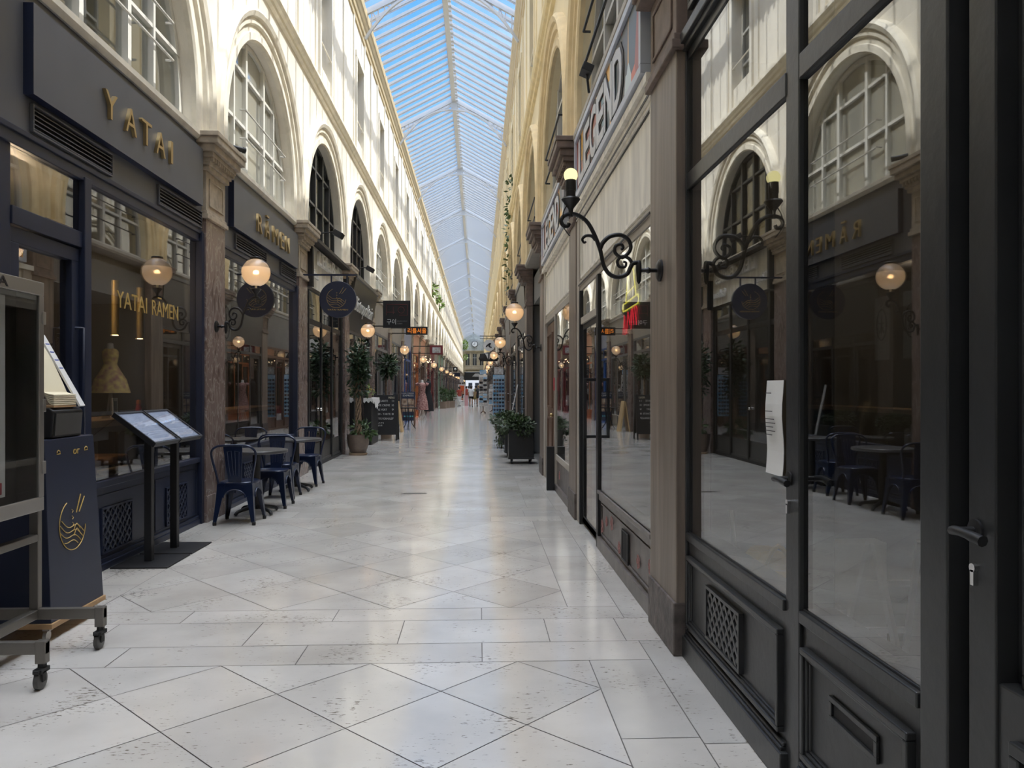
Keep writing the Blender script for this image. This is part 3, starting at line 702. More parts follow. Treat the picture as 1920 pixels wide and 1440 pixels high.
# ------------------------------------------------------------------ wrought iron wall lamps
def scroll(side, y, pts, mb, r):
    mb.tube(spl([(X(side, PD[side] + d), y, z) for d, z in pts], 5), r, 7)
def wall_lamp(side, y, bare, label, group):
    kd = 1.0 if bare else .86
    x = lambda d: X(side, PD[side] + d * kd)
    root = thing('wall_lamp', label, 'lamp', (x(0), y, 2.14), group)
    m1 = MB()
    sg = 1 if side == 'L' else -1
    m1.tube([(x(.001), y, 2.14), (x(.012), y, 2.14), (x(.022), y, 2.14), (x(.024), y, 2.14)], [.065, .065, .05, .03], 18)
    m1.tube([(x(.02), y, 2.14), (x(.06), y, 2.14), (x(.075), y, 2.14), (x(.09), y, 2.14), (x(.13), y, 2.14)], [.012, .012, .02, .012, .012], 10)
    obj('wall_plate', m1, 'iron', root, smooth=40)
    m2 = MB()
    m2.tube([(x(.13), y, z) for z in (2.06, 2.075, 2.10, 2.14, 2.18, 2.195, 2.20)], [.004, .012, .014, .018, .016, .012, .004], 10)
    rr = lambda n, a=.016, b=.011: [a + (b - a) * i / (n - 1) for i in range(n)]
    C1 = spl([(x(d), y, z) for d, z in ((.13, 2.185), (.165, 2.18), (.182, 2.15), (.20, 2.118), (.25, 2.10), (.30, 2.115), (.335, 2.165), (.358, 2.26), (.396, 2.357), (.44, 2.427), (.50, 2.463), (.56, 2.46), (.586, 2.43), (.575, 2.40), (.55, 2.395), (.54, 2.412))], 5)
    m2.tube(C1, rr(len(C1), .013, .012), 8)
    C2 = spl([(x(d), y, z) for d, z in ((.36, 2.26), (.342, 2.30), (.298, 2.338), (.233, 2.345), (.188, 2.313), (.180, 2.26), (.225, 2.215), (.268, 2.24), (.268, 2.28), (.235, 2.292), (.222, 2.272), (.235, 2.26))], 5)
    m2.tube(C2, rr(len(C2), .014, .008), 8)
    C3 = spl([(x(d), y, z) for d, z in ((.168, 2.175), (.184, 2.205), (.222, 2.222), (.255, 2.196), (.246, 2.162), (.212, 2.16), (.205, 2.184), (.222, 2.19))], 5)
    m2.tube(C3, rr(len(C3), .011, .007), 8)
    C4 = spl([(x(d), y, z) for d, z in ((.385, 2.315), (.405, 2.337), (.44, 2.34), (.462, 2.32), (.452, 2.30), (.44, 2.306))], 5)
    m2.tube(C4, rr(len(C4), .011, .006), 8)
    obj('scroll_bracket', m2, 'iron', root, smooth=50)
    cx = x(.53); m3 = MB()
    m3.lathe([(.012, 2.45), (.014, 2.49), (.018, 2.50), (.045, 2.535), (.056, 2.55), (.05, 2.56), (.02, 2.562)], cx, y, 16)
    if bare: m3.lathe([(.028, 2.56), (.028, 2.60), (.031, 2.60), (.031, 2.63), (.030, 2.66), (.028, 2.672)], cx, y, 14)
    obj('lamp_cup', m3, 'iron', root, smooth=40)
    if bare:
        m4 = MB(); m4.ball((cx, y, 2.692), .041, 14); obj('bulb', m4, 'ledbulb', root, smooth=60)
        m5 = MB(); m5.tube(spl([(x(.545), y, 2.53), (x(.575), y - .01, 2.47), (x(.578), y - .01, 2.40), (x(.545), y - .01, 2.345), (x(.535), y - .01, 2.34)], 6), .0035, 6); obj('wire', m5, 'rubber', root)
    else:
        m4 = MB(); m4.ball((cx, y, 2.74), .032, 10, 0.8); obj('bulb', m4, 'bulb', root, smooth=60)
        m5 = MB(); pr = [(.156 * math.cos(a), 2.74 + .156 * math.sin(a)) for a in [-1.30 + 2.55 * i / 18 for i in range(19)]]
        m5.lathe(pr, cx, y, 28); m5.f = m5.f[:-2]; m5.m = m5.m[:-2]
        obj('globe', m5, 'globe', root, smooth=60)
        m6 = MB(); m6.lathe([(.056, 2.885), (.062, 2.888), (.062, 2.905), (.056, 2.91)], cx, y, 18); obj('cap', m6, 'iron', root, smooth=40)
        m7 = MB(); m7.lathe([(.012, 2.56), (.012, 2.70), (.018, 2.70), (.018, 2.72)], cx, y, 10); obj('bulb_holder', m7, 'cream', root, smooth=40)
    return root
lampL = wall_lamp('L', pil(1), False, 'frosted globe wall lamp on the marble pillar before the first blue chair', 'globe wall lamps along the arcade')
lampL.rotation_euler.z = -.10
for k in range(-1, K1, 2):
    if k == 1: continue
    y = pil(k)
    lb = {3: 'frosted globe wall lamp on scrolled bracket, above the tall potted ficus', 5: 'frosted globe wall lamp on scrolled bracket, just past the black square sign'}.get(k)
    if not lb: lb = 'frosted globe wall lamp, %s along the left wall' % ordn((k + 1) // 2)
    dup(lampL, (X('L', .07), y, 2.14), lb, rz=0)
wall_lamp('R', pil(0) + .04, True, 'iron scroll bracket with a bare lit bulb, on the brown pillar by the black shopfront', 'globe wall lamps along the arcade')
lampR = wall_lamp('R', pil(2), False, 'frosted globe wall lamp on scrolled bracket, above the first black planter box', 'globe wall lamps along the arcade')
for k in range(-2, K1, 2):
    if k in (0, 2): continue
    dup(lampR, (X('R', PD['R']), pil(k), 2.14), 'frosted globe wall lamp, %s along the right wall' % ordn(k // 2 + 1))

# ------------------------------------------------------------------ shopfront pieces
def border(mb, side, s0, s1, z0, z1, w, d0, d1):
    sbox(mb, side, d0, d1, s0, s1, z0, z0 + w); sbox(mb, side, d0, d1, s0, s1, z1 - w, z1)
    sbox(mb, side, d0, d1, s0, s0 + w, z0 + w, z1 - w); sbox(mb, side, d0, d1, s1 - w, s1, z0 + w, z1 - w)
def pane(root, side, s0, s1, z0, z1, d=-.03, m='shopglass', name='glass_pane'):
    mb = MB(); sbox(mb, side, d - .004, d + .004, s0, s1, z0, z1); return obj(name, mb, m, root)
def lattice(root, side, s0, s1, z0, z1, d, m, step=.075, w=.012, back='blackmat'):
    mb = MB(); n = int(((s1 - s0) + (z1 - z0)) / step) + 2
    for sg in (1, -1):
        for i in range(-n, n + 1):
            c = (s0 + s1) / 2 + i * step; L = 2.0; zc = (z0 + z1) / 2; k = .7071
            q = [(c - L * k - w * k, zc - sg * L * k + sg * w * k), (c + L * k - w * k, zc + sg * L * k + sg * w * k), (c + L * k + w * k, zc + sg * L * k - sg * w * k), (c - L * k + w * k, zc - sg * L * k - sg * w * k)]
            q = clip(q, s0, s1, z0, z1)
            if len(q) >= 3: mb.prism([(X(side, d), a, b) for a, b in q], (X(side, d + .012 + .001 * sg) - X(side, d), 0, 0))
    border(mb, side, s0 - .015, s1 + .015, z0 - .015, z1 + .015, .015, d - .005, d + .018)
    g = obj('vent_grille', mb, m, root)
    mb = MB(); sbox(mb, side, d - .012, d - .004, s0, s1, z0, z1); obj('vent_backing', mb, back, root); return g
def louver(root, side, s0, s1, z0, z1, d, m, n=5):
    mb = MB(); border(mb, side, s0, s1, z0, z1, .012, d - .005, d + .025)
    for i in range(n):
        z = z0 + .015 + (z1 - z0 - .03) * (i + .5) / n; h = (z1 - z0) / n * .30; a, b = X(side, d + .004), X(side, d + .022)
        mb.prism([(a, s0 + .01, z + h * .6), (b, s0 + .01, z - h * .6), (b, s0 + .01, z - h * .6 - .006), (a, s0 + .01, z + h * .6 - .010)], (0, s1 - s0 - .02, 0))
    o = obj('louver_vent', mb, m, root)
    mb = MB(); sbox(mb, side, d - .004, d + .002, s0, s1, z0, z1); obj('vent_backing', mb, 'blackmat', root); return o
def lever(parent, side, s, z, d, ln, m='iron'):
    mb = MB(); x = lambda q: X(side, d + q)
    mb.tube([(x(0), s, z), (x(.006), s, z), (x(.008), s, z)], [.026, .026, .02], 14); mb.tube([(x(0), s, z), (x(.055), s, z)], .009, 8)
    mb.tube(spl([(x(.055), s - .004 * (1 if ln > 0 else -1), z), (x(.06), s + ln * .25, z + .004), (x(.06), s + ln * .6, z + .002), (x(.056), s + ln, z - .004)], 4), [.011] * 9 + [.0125] * 3 + [.013], 8)
    h = obj('door_handle', mb, m, parent, smooth=50)
    mb = MB(); mb.tube([(x(0), s, z - .085), (x(.012), s, z - .085)], .0105, 12); sbox(mb, side, d, d + .012, s - .006, s + .006, z - .125, z - .09); obj('keyhole', mb, 'chrome', parent, smooth=50)
    return h
FILL = {}
def shopfront(side, k, frame, fascia, riser, label, door=None, zt=2.6, rz_=.45, nm=2, tr=.38, gl='shopglass', cat='shopfront', group=None, tilt=.06):
    s0, s1 = pil(k) + .305, pil(k + 1) - .305
    root = thing('shopfront', label, cat, (X(side, 0), (s0 + s1) / 2, 0), group)
    mf = MB(); border(mf, side, s0, s1, 0, zt + tr + .12, .07, -.12, .0)
    sbox(mf, side, -.11, -.005, s0, s1, zt, zt + .08)
    w = (s1 - s0 - .14) / (nm + 1); cuts = [s0 + .07 + w * i for i in range(nm + 2)]
    for c in cuts[1:-1]: sbox(mf, side, -.11, -.01, c - .035, c + .035, .02, zt + tr + .1)
    obj('frame', mf, frame, root)
    for i, (a, b) in enumerate(zip(cuts, cuts[1:])):
        a += .035; b -= .035
        if i == door:
            dm = MB(); border(dm, side, a, b, .04, zt - .01, .09, -.09, -.045); sbox(dm, side, -.09, -.05, a, b, .04, .30)
            dr = obj('door', dm, frame, root); pane(dr, side, a + .09, b - .09, .30, zt - .1, -.07, gl)
            hb = MB(); hb.tube([(X(side, -.045), b - .05, .95), (X(side, .0), b - .05, .95), (X(side, .0), b - .05, 1.25), (X(side, -.045), b - .05, 1.25)], .011, 6); obj('door_handle', hb, 'chrome', dr)
        else:
            pane(root, side, a, b, rz_, zt, -.025, gl)
            rb = MB(); sbox(rb, side, -.11, -.04, a, b, .05, rz_); sbox(rb, side, -.11, .01, a, b, rz_ - .04, rz_)
            border(rb, side, a + .08, b - .08, .12, rz_ - .08, .02, -.04, -.025); obj('stall_riser', rb, riser, root)
        pane(root, side, a, b, zt + .08, zt + tr + .05, -.025, gl, 'transom_pane')
    fm = MB(); z0, z1 = zt + tr + .12, 4.06
    sec = [(-.1, z0), (.0, z0), (tilt, z1 - .1), (tilt + .03, z1 - .08), (tilt + .03, z1), (-.1, z1)]
    fm.prism([(X(side, d), s0, z) for d, z in sec], (0, s1 - s0, 0)); obj('fascia', fm, fascia, root, bevel=.004)
    return root

# ---- dark blue restaurant, two bays on the left
def vent_shop(k, door, label):
    side = 'L'; s0, s1 = pil(k) + .305, pil(k + 1) - .305
    root = thing('shopfront', label, 'shopfront', (XL, (s0 + s1) / 2, 0))
    mf = MB()
    sbox(mf, side, -.14, .03, s0, s0 + .07, 0, 3.12); sbox(mf, side, -.14, .05, s1 - .07, s1, 0, 3.12)
    sbox(mf, side, -.14, .02, s0, s1, 3.02, 3.12); sbox(mf, side, -.14, .035, s0, s1, 3.10, 3.14)
    a0 = s0 + .07
    if door:
        sbox(mf, side, -.14, .0, 4.9, 5.10, 0, 3.05); sbox(mf, side, -.14, .03, 5.98, 6.08, 0, 3.05); sbox(mf, side, -.14, .01, 5.10, 5.98, 2.51, 2.63); a0 = 6.08
    sbox(mf, side, -.14, .03, a0, s1 - .05, .66, .71)
    obj('frame', mf, 'navy', root, bevel=.005)
    if door:
        dm = MB(); border(dm, side, 5.11, 5.97, .02, 2.50, .10, -.10, -.01); sbox(dm, side, -.10, -.03, 5.2, 5.9, .1, .55)
        dr = obj('door', dm, 'navy', root, bevel=.004); pane(dr, side, 5.21, 5.87, .55, 2.40, -.06, 'tintglass')
        hb = MB(); hb.tube([(XL - .01, 5.92, 1.0), (XL + .05, 5.92, 1.0), (XL + .05, 5.92, 1.9), (XL - .01, 5.92, 1.9)], .014, 8); obj('door_handle', hb, 'navy', dr, smooth=50)
        pane(root, side, 5.10, 5.98, 2.63, 3.02, -.02, 'tintglass', 'transom_pane')
    pane(root, side, a0, s1 - .07, .71, 3.02, -.02, 'tintglass')
    rb = MB(); sbox(rb, side, -.14, .0, a0 - .01, s1 - .06, .0, .66); sbox(rb, side, 0, .03, a0 - .01, s1 - .05, 0, .055); sbox(rb, side, 0, .018, a0 - .01, s1 - .05, .055, .09)
    border(rb, side, a0 + .05, (a0 + s1) / 2 - .03, .11, .60, .008, 0, .008); border(rb, side, (a0 + s1) / 2 + .03, s1 - .12, .11, .60, .008, 0, .008)
    obj('stall_riser', rb, 'navy', root, bevel=.004)
    for g in ((6.29, 6.80), (7.56, 8.06)) if door else ((10.0, 10.5), (11.6, 12.1)): lattice(root, side, g[0], g[1], .14, .48, .001, 'navy', .085, .010)
    fb = MB(); sbox(fb, side, -.14, .02, s0, s1, 3.14, 4.10); obj('fascia', fb, 'navygrey', root)
    for v in ((s0 + .52 if door else s0 + .50, 6.40 if door else 10.95), (7.31, 8.42) if door else (11.75, 12.72)): louver(root, side, v[0], v[1], 3.16, 3.345, .02, 'navygrey')
    return root
s_r0 = vent_shop(0, True, 'dark blue restaurant front with a door and one big window, behind the two menu lecterns')
s_r1 = vent_shop(1, False, 'dark blue restaurant front with one wide window, behind the blue metal chairs')
def sign(side, s0, s1, z0, z1, d0, d1, m, label, frame=None):
    mb = MB(); sbox(mb, side, d0, d1, s0, s1, z0, z1)
    root = thing('sign_board', label, 'sign', (X(side, d0), (s0 + s1) / 2, z0)); obj('board', mb, 'navyside', root)
    mb = MB(); sbox(mb, side, d1, d1 + .004, s0, s1, z0, z1); obj('face_panel', mb, m, root); return root
sg = sign('L', 5.20, 8.32, 3.38, 3.98, .02, .085, 'navygrey', 'navy-grey restaurant sign with raised brass letters, the nearer of two, above the lecterns')
for ch, yy in zip('YATAI', (6.22, 6.57, 6.87, 7.17, 7.42)): text(ch, 'lettering', 'gold', sg, (XL + .089, yy, 3.565), .225, 'L', .028, {'I': .045}.get(ch, .20), bold=-.004)
sg = sign('L', 9.36, 12.64, 3.38, 3.93, .02, .085, 'navygrey', 'navy-grey restaurant sign with raised brass letters, the farther of two, above the chairs')
mb = MB(); sbox(mb, 'L', .089, .117, 10.69, 10.81, 3.79, 3.815); obj('macron', mb, 'gold', sg)
for ch, yy in zip('RAMEN', (10.38, 10.75, 11.17, 11.55, 11.87)): text(ch, 'lettering', 'gold', sg, (XL + .089, yy, 3.51), .25, 'L', .028, {'M': .27, 'E': .17}.get(ch, .215), bold=-.004)
mb = MB(); sbox(mb, 'L', -.015, -.013, 7.42, 7.50, 2.295, 2.308); obj('macron', mb, 'goldpaint', s_r0)
for wd, y_ in (('YATAI', 6.885), ('RAMEN', 7.60)): text(wd, 'window_lettering', 'goldpaint', s_r0, (XL - .015, y_, 2.13), .15, 'L', .002, .59 if wd == 'YATAI' else .62)

# ---- L2: pale shop with the black frame
side = 'L'; s0, s1 = pil(2) + .305, pil(3) - .305
root = thing('shopfront', 'black framed glazed shopfront under a cream fascia with raised white letters', 'shopfront', (XL, (s0 + s1) / 2, 0))
mf = MB(); border(mf, side, s0, s1, 0, 3.26, .06, -.14, .02); sbox(mf, side, -.12, .0, s0, s1, 2.60, 2.70)
for c in (13.80, 14.92, 15.98, 17.0): sbox(mf, side, -.12, .015, c - .04, c + .04, 0, 3.22)
obj('frame', mf, 'blackmat', root, bevel=.004)
for a, b, dr in ((13.84, 14.88, 1), (14.96, 15.94, 0), (16.02, 16.96, 0)):
    rb = MB(); sbox(rb, side, -.10, -.02, a, b, .03, .43); sbox(rb, side, -.10, 0, a, b, .03, .10)
    if dr:
        d_ = obj('door', rb, 'darkgrey', root); pane(d_, side, a, b, .43, 2.60, -.008)
        hb = MB(); hb.ball((XL + .02, 14.80, 1.05), .03, 10); obj('door_knob', hb, 'chrome', d_, smooth=60)
    else:
        obj('stall_riser', rb, 'darkgrey', root); pane(root, side, a, b, .43, 2.60, -.008)
    pane(root, side, a, b, 2.70, 3.2, -.008, name='transom_pane')
fb = MB(); sbox(fb, side, -.1, .03, s0, s1, 3.26, 4.06); o = obj('fascia', fb, 'beige', root)
fb = MB(); sbox(fb, side, -.1, .16, s0, s0 + .10, 3.2, 4.06); sbox(fb, side, -.1, .16, s1 - .05, s1, 3.2, 4.06); sbox(fb, side, 0, .2, s0, s1, 4.02, 4.08); obj('fascia_frame', fb, 'blackmat', root)
text('L\u2019Effet', 'lettering', 'white', root, (XL + .05, 14.85, 3.72), .25, 'L', .05, 1.12, bold=.01); text('Bulles', 'lettering', 'white', root, (XL + .05, 16.13, 3.72), .25, 'L', .05, 1.22, bold=.01)
text('D\u00e9co.', 'lettering', 'white', root, (XL + .05, 14.0, 3.42), .17, 'L', .04, .55)
text('Cadeaux', 'lettering', 'white', root, (XL + .05, 16.5, 3.42), .17, 'L', .04, .8)
# ---- L3: dark bistro
root = shopfront('L', 3, 'darkgrey', 'darkgrey', 'blackmat', 'dark grey bistro front under a leaning sign with white letters', door=2, zt=2.35, tr=.35, tilt=.22)
Bt = Matrix(((0, .217, .976), (1, 0, 0), (0, .976, -.217)))
text('Bistropolitain', 'lettering', 'white', root, (XL + .105, 19.55, 3.28), .34, Bt, .02, 2.9)
mb = MB(); border(mb, 'L', 17.9, 21.3, 2.80, 2.86, .02, .02, .04)

pl = ['', '', '', '',
      ('midgrey', 'beigegrey', 'beigegrey', 'taupe shopfront with a broad beige fascia, behind the chalkboard', 1), ('midgrey', 'beigegrey', 'beigegrey', 'taupe shopfront beside the food photo menu board', 0),
      ('blue', 'lilac', 'blue', 'blue framed shopfront with a grey-blue fascia, before the orange shop', 0), ('orange', 'peach', 'orange', 'orange painted shopfront with a peach fascia', 2),
      ('brown', 'peach', 'brown', 'brown shopfront with strings of small lights, just past the orange one', 1), ('red', 'brown', 'red', 'oxblood red shopfront behind the floral dress', 2),
      ('red', 'red', 'red', 'oxblood red shopfront with a red framed hanging sign', 1), ('brown', 'beigegrey', 'brown', 'brown shopfront between the red one and the mint one', 0),
      ('green', 'green', 'green', 'mint green shopfront, nearer one of two', 1), ('green', 'green', 'green', 'mint green shopfront, farther one of two', 0)]
for k in range(4, 14):
    fr, fa, ri, lb, dr = pl[k]; shopfront('L', k, fr, fa, ri, lb, door=dr)
cyc = [('navy', 'navy', 'navy', 'dark blue'), ('darkgrey', 'midgrey', 'darkgrey', 'dark grey'), ('brown', 'beigegrey', 'brown', 'brown and taupe'), ('midgrey', 'beige', 'midgrey', 'grey and cream'), ('blackmat', 'blackmat', 'blackmat', 'black')]
proto = {}
def far_shop(side, k):
    c = cyc[(k * 7 + (0 if side == 'L' else 2)) % 5]
    lb = '%s shopfront far down the arcade, %s shop along the %s wall' % (c[3], ordn(k), side_word(side))
    key = (side, c[3])
    if key not in proto: proto[key] = shopfront(side, k, c[0], c[1], c[2], lb, door=1)
    else: dup(proto[key], (X(side, 0), (pil(k) + pil(k + 1)) / 2, 0), lb)
for k in range(14, K1): far_shop('L', k)
mb = MB(); sbox(mb, 'L', -.12, 0, YB, pil(0) - .3, 0, 4.08); obj('wall_left_lower', mb, 'navygrey', kind='structure')

# ---- R0: black panelled shop, close by
side = 'R'; F = -.04
root = thing('shopfront', 'black panelled shopfront with tall panes and lattice vent, close beside the camera', 'shopfront', (XR - F, 3.0, 0))
mf = MB()
sbox(mf, side, F - .12, F + .012, 4.13, 4.155, 0, 3.3); sbox(mf, side, F - .14, F + .03, 4.155, 4.20, 0, 3.3)      # end post
sbox(mf, side, F - .12, F + .01, 2.66, 2.735, 0, 3.25); sbox(mf, side, F - .12, F, 2.735, 2.80, 0, 3.25)             # meeting stiles
sbox(mf, side, F - .12, F + .005, 2.79, 4.14, 2.52, 2.61); sbox(mf, side, F - .12, F + .01, 1.92, 2.66, 2.53, 2.62)  # transom rails
sbox(mf, side, F - .12, F + .0, 1.9, 4.15, 3.22, 3.30)
sbox(mf, side, F - .14, F + .045, 1.0, 4.2, 3.30, 3.36); sbox(mf, side, F - .14, F + .025, 1.0, 4.2, 3.27, 3.30)
sbox(mf, side, F - .14, F + .012, 1.80, 1.915, 0, 3.3); sbox(mf, side, F - .14, F - .005, 1.905, 1.93, 0, 3.25); sbox(mf, side, F - .14, F - .05, 1.755, 1.80, 0, 3.3)
obj('frame', mf, 'black', root, bevel=.005)
for a, b, nm in ((2.80, 4.13, 'side_panel'), (1.93, 2.66, 'door_panel')):
    rb = MB()
    sbox(rb, side, F - .12, F - .005, a, b, .12, .68); sbox(rb, side, F - .12, F + .012, a, b, .63, .672)
    x0, x1, z0, z1 = a + .03, b - .03, .17, .555
    border(rb, side, x0, x1, z0, z1, .022, F - .01, F + .022); border(rb, side, x0 + .022, x1 - .022, z0 + .022, z1 - .022, .014, F - .01, F + .012); border(rb, side, x0 + .036, x1 - .036, z0 + .036, z1 - .036, .008, F - .01, F + .004)
    sbox(rb, side, F - .12, F + .03, a - .02, b + .02, .0, .115); sbox(rb, side, F - .12, F + .02, a, b, .115, .13); sbox(rb, side, F - .12, F + .012, a, b, .13, .145)
    q = obj(nm, rb, 'black', root, bevel=.004)
    if nm == 'side_panel': lattice(q, side, 3.28, 3.74, .24, .47, F + .0, 'black', .072, .0095)
    else:
        ms = MB(); border(ms, side, 2.14, 2.44, .385, .465, .018, F - .004, F + .006); obj('mail_slot', ms, 'black', q, bevel=.002)
        ms = MB(); sbox(ms, side, F - .005, F - .003, 2.15, 2.43, .395, .455); obj('mail_slot_gap', ms, 'rubber', q)
pane(root, side, 2.80, 4.13, .68, 2.52, F - .012, 'shopglass'); pane(root, side, 2.80, 4.13, 2.61, 3.22, F - .012, 'shopglass', 'transom_pane')
pane(root, side, 1.93, 2.66, .68, 2.53, F - .012, 'shopglass'); pane(root, side, 1.93, 2.66, 2.62, 3.22, F - .012, 'shopglass', 'transom_pane')
lever(root, side, 2.735, 1.125, F + .012, -.115, 'blackmat')
fb = MB(); sbox(fb, side, F - .14, F + .0, .6, 4.2, 3.36, 4.08)
border(fb, side, 1.0, 4.05, 3.45, 3.98, .03, F, F + .025); border(fb, side, 1.03, 4.02, 3.48, 3.95, .02, F, F + .012)
obj('fascia', fb, 'black', root, bevel=.004)
# the next leaf
root = thing('shop_door', 'black panelled shop door with a lever handle, hinged beside the tall panes', 'door', (XR - F, 1.2, 0))
db = MB(); sbox(db, side, F - .12, F - .008, 1.655, 1.75, .02, 3.2); sbox(db, side, F - .12, F - .008, .62, .76, .02, 3.2)
sbox(db, side, F - .12, F - .015, .74, 1.66, .02, .80); sbox(db, side, F - .12, F - .015, .74, 1.66, 3.0, 3.2)
sbox(db, side, F - .12, F - .06, 1.62, 1.66, .8, 3.0)
border(db, side, .76, 1.62, .80, 3.0, .03, F - .10, F - .04); border(db, side, .79, 1.59, .83, 2.97, .022, F - .10, F - .065)
border(db, side, .80, 1.60, .12, .70, .03, F - .02, F + .004)
obj('leaf', db, 'black', root, bevel=.004); pane(root, side, .79, 1.59, .83, 2.97, F - .085, 'tintglass')
lever(root, side, 1.72, 1.125, F - .008, -.105, 'blackmat')

# ---- R1 and R2: cream panel shop under the comic signs
root = thing('shopfront', 'worn cream panelled shopfront with neon in its window and a glass door', 'shopfront', (XR, 6.5, 0))
mf = MB()
sbox(mf, side, -.12, .01, 4.77, 4.82, 0, 3.4); sbox(mf, side, -.12, .0, 4.77, 8.46, 2.49, 2.58); sbox(mf, side, -.12, .012, 4.77, 8.46, 2.55, 2.585)
sbox(mf, side, -.12, .0, 7.10, 8.30, 2.13, 2.20); sbox(mf, side, -.12, .01, 8.26, 8.46, 0, 3.4)
obj('frame', mf, 'beigegrey', root, bevel=.003)
mf = MB(); sbox(mf, side, -.12, .01, 6.97, 7.07, 0, 2.49); sbox(mf, side, -.12, .012, 8.20, 8.27, 0, 2.49); obj('door_frame', mf, 'blackmat', root, bevel=.003)
pane(root, side, 4.82, 6.97, .53, 2.49, -.012); pane(root, side, 7.08, 8.20, 2.20, 2.48, -.012, name='transom_pane')
dm = MB(); border(dm, side, 7.08, 8.20, .03, 2.13, .06, -.07, -.02); sbox(dm, side, -.07, -.02, 7.1, 8.2, .03, .10)
dr = obj('door', dm, 'blackmat', root, bevel=.003); pane(dr, side, 7.14, 8.14, .1, 2.07, -.03)
hb = MB()
for z in (1.0, 1.53): hb.bar((XR - .02 + .04, 7.16, z), (XR - .10, 7.16, z), .028)
hb.bar((XR - .10, 7.16, .985), (XR - .10, 7.16, 1.545), .03, up=(1, 0, 0)); obj('door_handle', hb, 'blackmat', dr, bevel=.003)
rb = MB(); sbox(rb, side, -.12, .0, 4.82, 6.98, .44, .53); sbox(rb, side, -.12, .015, 4.82, 6.98, .50, .53); sbox(rb, side, -.10, -.02, 4.82, 6.97, .0, .44); sbox(rb, side, -.10, .012, 4.80, 7.0, 0, .11); border(rb, side, 4.90, 6.90, .14, .42, .012, -.02, -.008)
rs = obj('stall_riser', rb, 'riser', root, bevel=.003)
mb = MB(); border(mb, side, 5.62, 5.86, .15, .38, .01, -.01, .0)
for i in range(9): sbox(mb, side, -.015, -.004, 5.63 + i * .025, 5.642 + i * .025, .16, .37)
obj('vent_grille', mb, 'blackmat', rs)
def flower_sticker(parent, s, z, r, d):
    mb = MB()
    for a in range(5):
        t_ = a * 2 * PI / 5; mb.tube([(X(side, d), s + r * .6 * math.cos(t_) + r * .4 * math.cos(u), z + r * .6 * math.sin(t_) + r * .4 * math.sin(u)) for u in [2 * PI * i / 8 for i in range(8)]], .0025, 4, closed=True)
    mb.tube([(X(side, d), s + r * .2 * math.cos(u), z + r * .2 * math.sin(u)) for u in [2 * PI * i / 8 for i in range(8)]], .0025, 4, closed=True)
    obj('flower_sticker', mb, 'pinkchalk', parent)
for s, z, r in ((6.85, .22, .06), (6.62, .30, .045), (6.36, .33, .06), (6.02, .20, .05), (5.30, .25, .05), (4.93, .30, .05)): flower_sticker(rs, s, z, r, -.012)
fb = MB(); sbox(fb, side, -.12, -.02, 4.8, 8.45, 2.58, 3.40); border(fb, side, 4.86, 8.24, 2.62, 3.28, .03, -.02, .0); sbox(fb, side, -.12, .02, 4.77, 8.46, 3.28, 3.36); sbox(fb, side, -.12, .05, 4.77, 8.46, 3.36, 3.42)
obj('fascia', fb, 'beige', root, bevel=.003)
fb = MB(); sbox(fb, side, .018, .024, 4.77, 8.46, 3.285, 3.305); sbox(fb, side, .01, .016, 4.82, 8.3, 2.548, 2.562); sbox(fb, side, -.02, -.014, 4.885, 8.215, 3.235, 3.25); obj('dark_beading', fb, 'blackmat', root)
def comic_sign(s0, s1, cm, label):
    rt = thing('sign_board', label, 'sign', (XR, (s0 + s1) / 2, 3.42))
    mb = MB(); border(mb, side, s0, s1, 3.44, 4.10, .06, .0, .07); obj('sign_frame', mb, 'bluewhite', rt, bevel=.004)
    mb = MB(); sbox(mb, side, .0, .045, s0 + .05, s1 - .05, 3.49, 4.05); obj('comic_panel', mb, cm, rt)
    for i, ch in enumerate('LEGEND'):
        y_ = s1 - .45 - i * (s1 - s0 - 1.1) / 5.6
        text(ch, 'lettering', 'blackink', rt, (XR - .047, y_, 3.535), .49, 'R', .004, .46, bold=.05)
        text(ch, 'lettering', 'lettergrey', rt, (XR - .053, y_, 3.555), .45, 'R', .006, .38, bold=.02)
comic_sign(4.84, 8.22, 'comicA', 'comic print shop sign with grey letters in a pale blue frame, the nearer of two')
comic_sign(9.25, 12.55, 'comicB', 'comic print shop sign with grey letters in a pale blue frame, the farther of two')
root = thing('shopfront', 'worn cream panelled shopfront with a brown wooden door, past the glass door', 'shopfront', (XR, 10.9, 0))
mf = MB(); sbox(mf, side, -.12, .0, 9.08, 12.80, 2.49, 2.57); sbox(mf, side, -.12, .0, 9.08, 9.14, 0, 3.4); sbox(mf, side, -.12, .0, 9.12, 10.90, .44, .52); sbox(mf, side, -.12, .01, 12.56, 12.80, 0, 3.4); sbox(mf, side, -.12, .01, 10.90, 10.98, 0, 2.5)
obj('frame', mf, 'beigegrey', root, bevel=.003); pane(root, side, 9.14, 10.9, .52, 2.49, -.012)
rb = MB(); sbox(rb, side, -.1, -.02, 9.1, 10.9, 0, .44); sbox(rb, side, -.1, .01, 9.1, 10.95, 0, .1); rs = obj('stall_riser', rb, 'riser', root); flower_sticker(rs, 10.5, .26, .06, -.012); flower_sticker(rs, 9.25, .25, .06, -.012)
fb = MB(); sbox(fb, side, -.12, -.02, 9.08, 12.80, 2.57, 3.40); border(fb, side, 9.15, 12.5, 2.62, 3.28, .03, -.02, .0); sbox(fb, side, -.12, .04, 9.08, 12.80, 3.34, 3.42); obj('fascia', fb, 'beige', root, bevel=.003)
dm = MB(); sbox(dm, side, -.08, -.03, 11.45, 12.5, .02, 2.45); border(dm, side, 11.6, 12.35, .2, 1.0, .03, -.03, -.01); border(dm, side, 11.6, 12.35, 1.15, 2.3, .03, -.03, -.01)
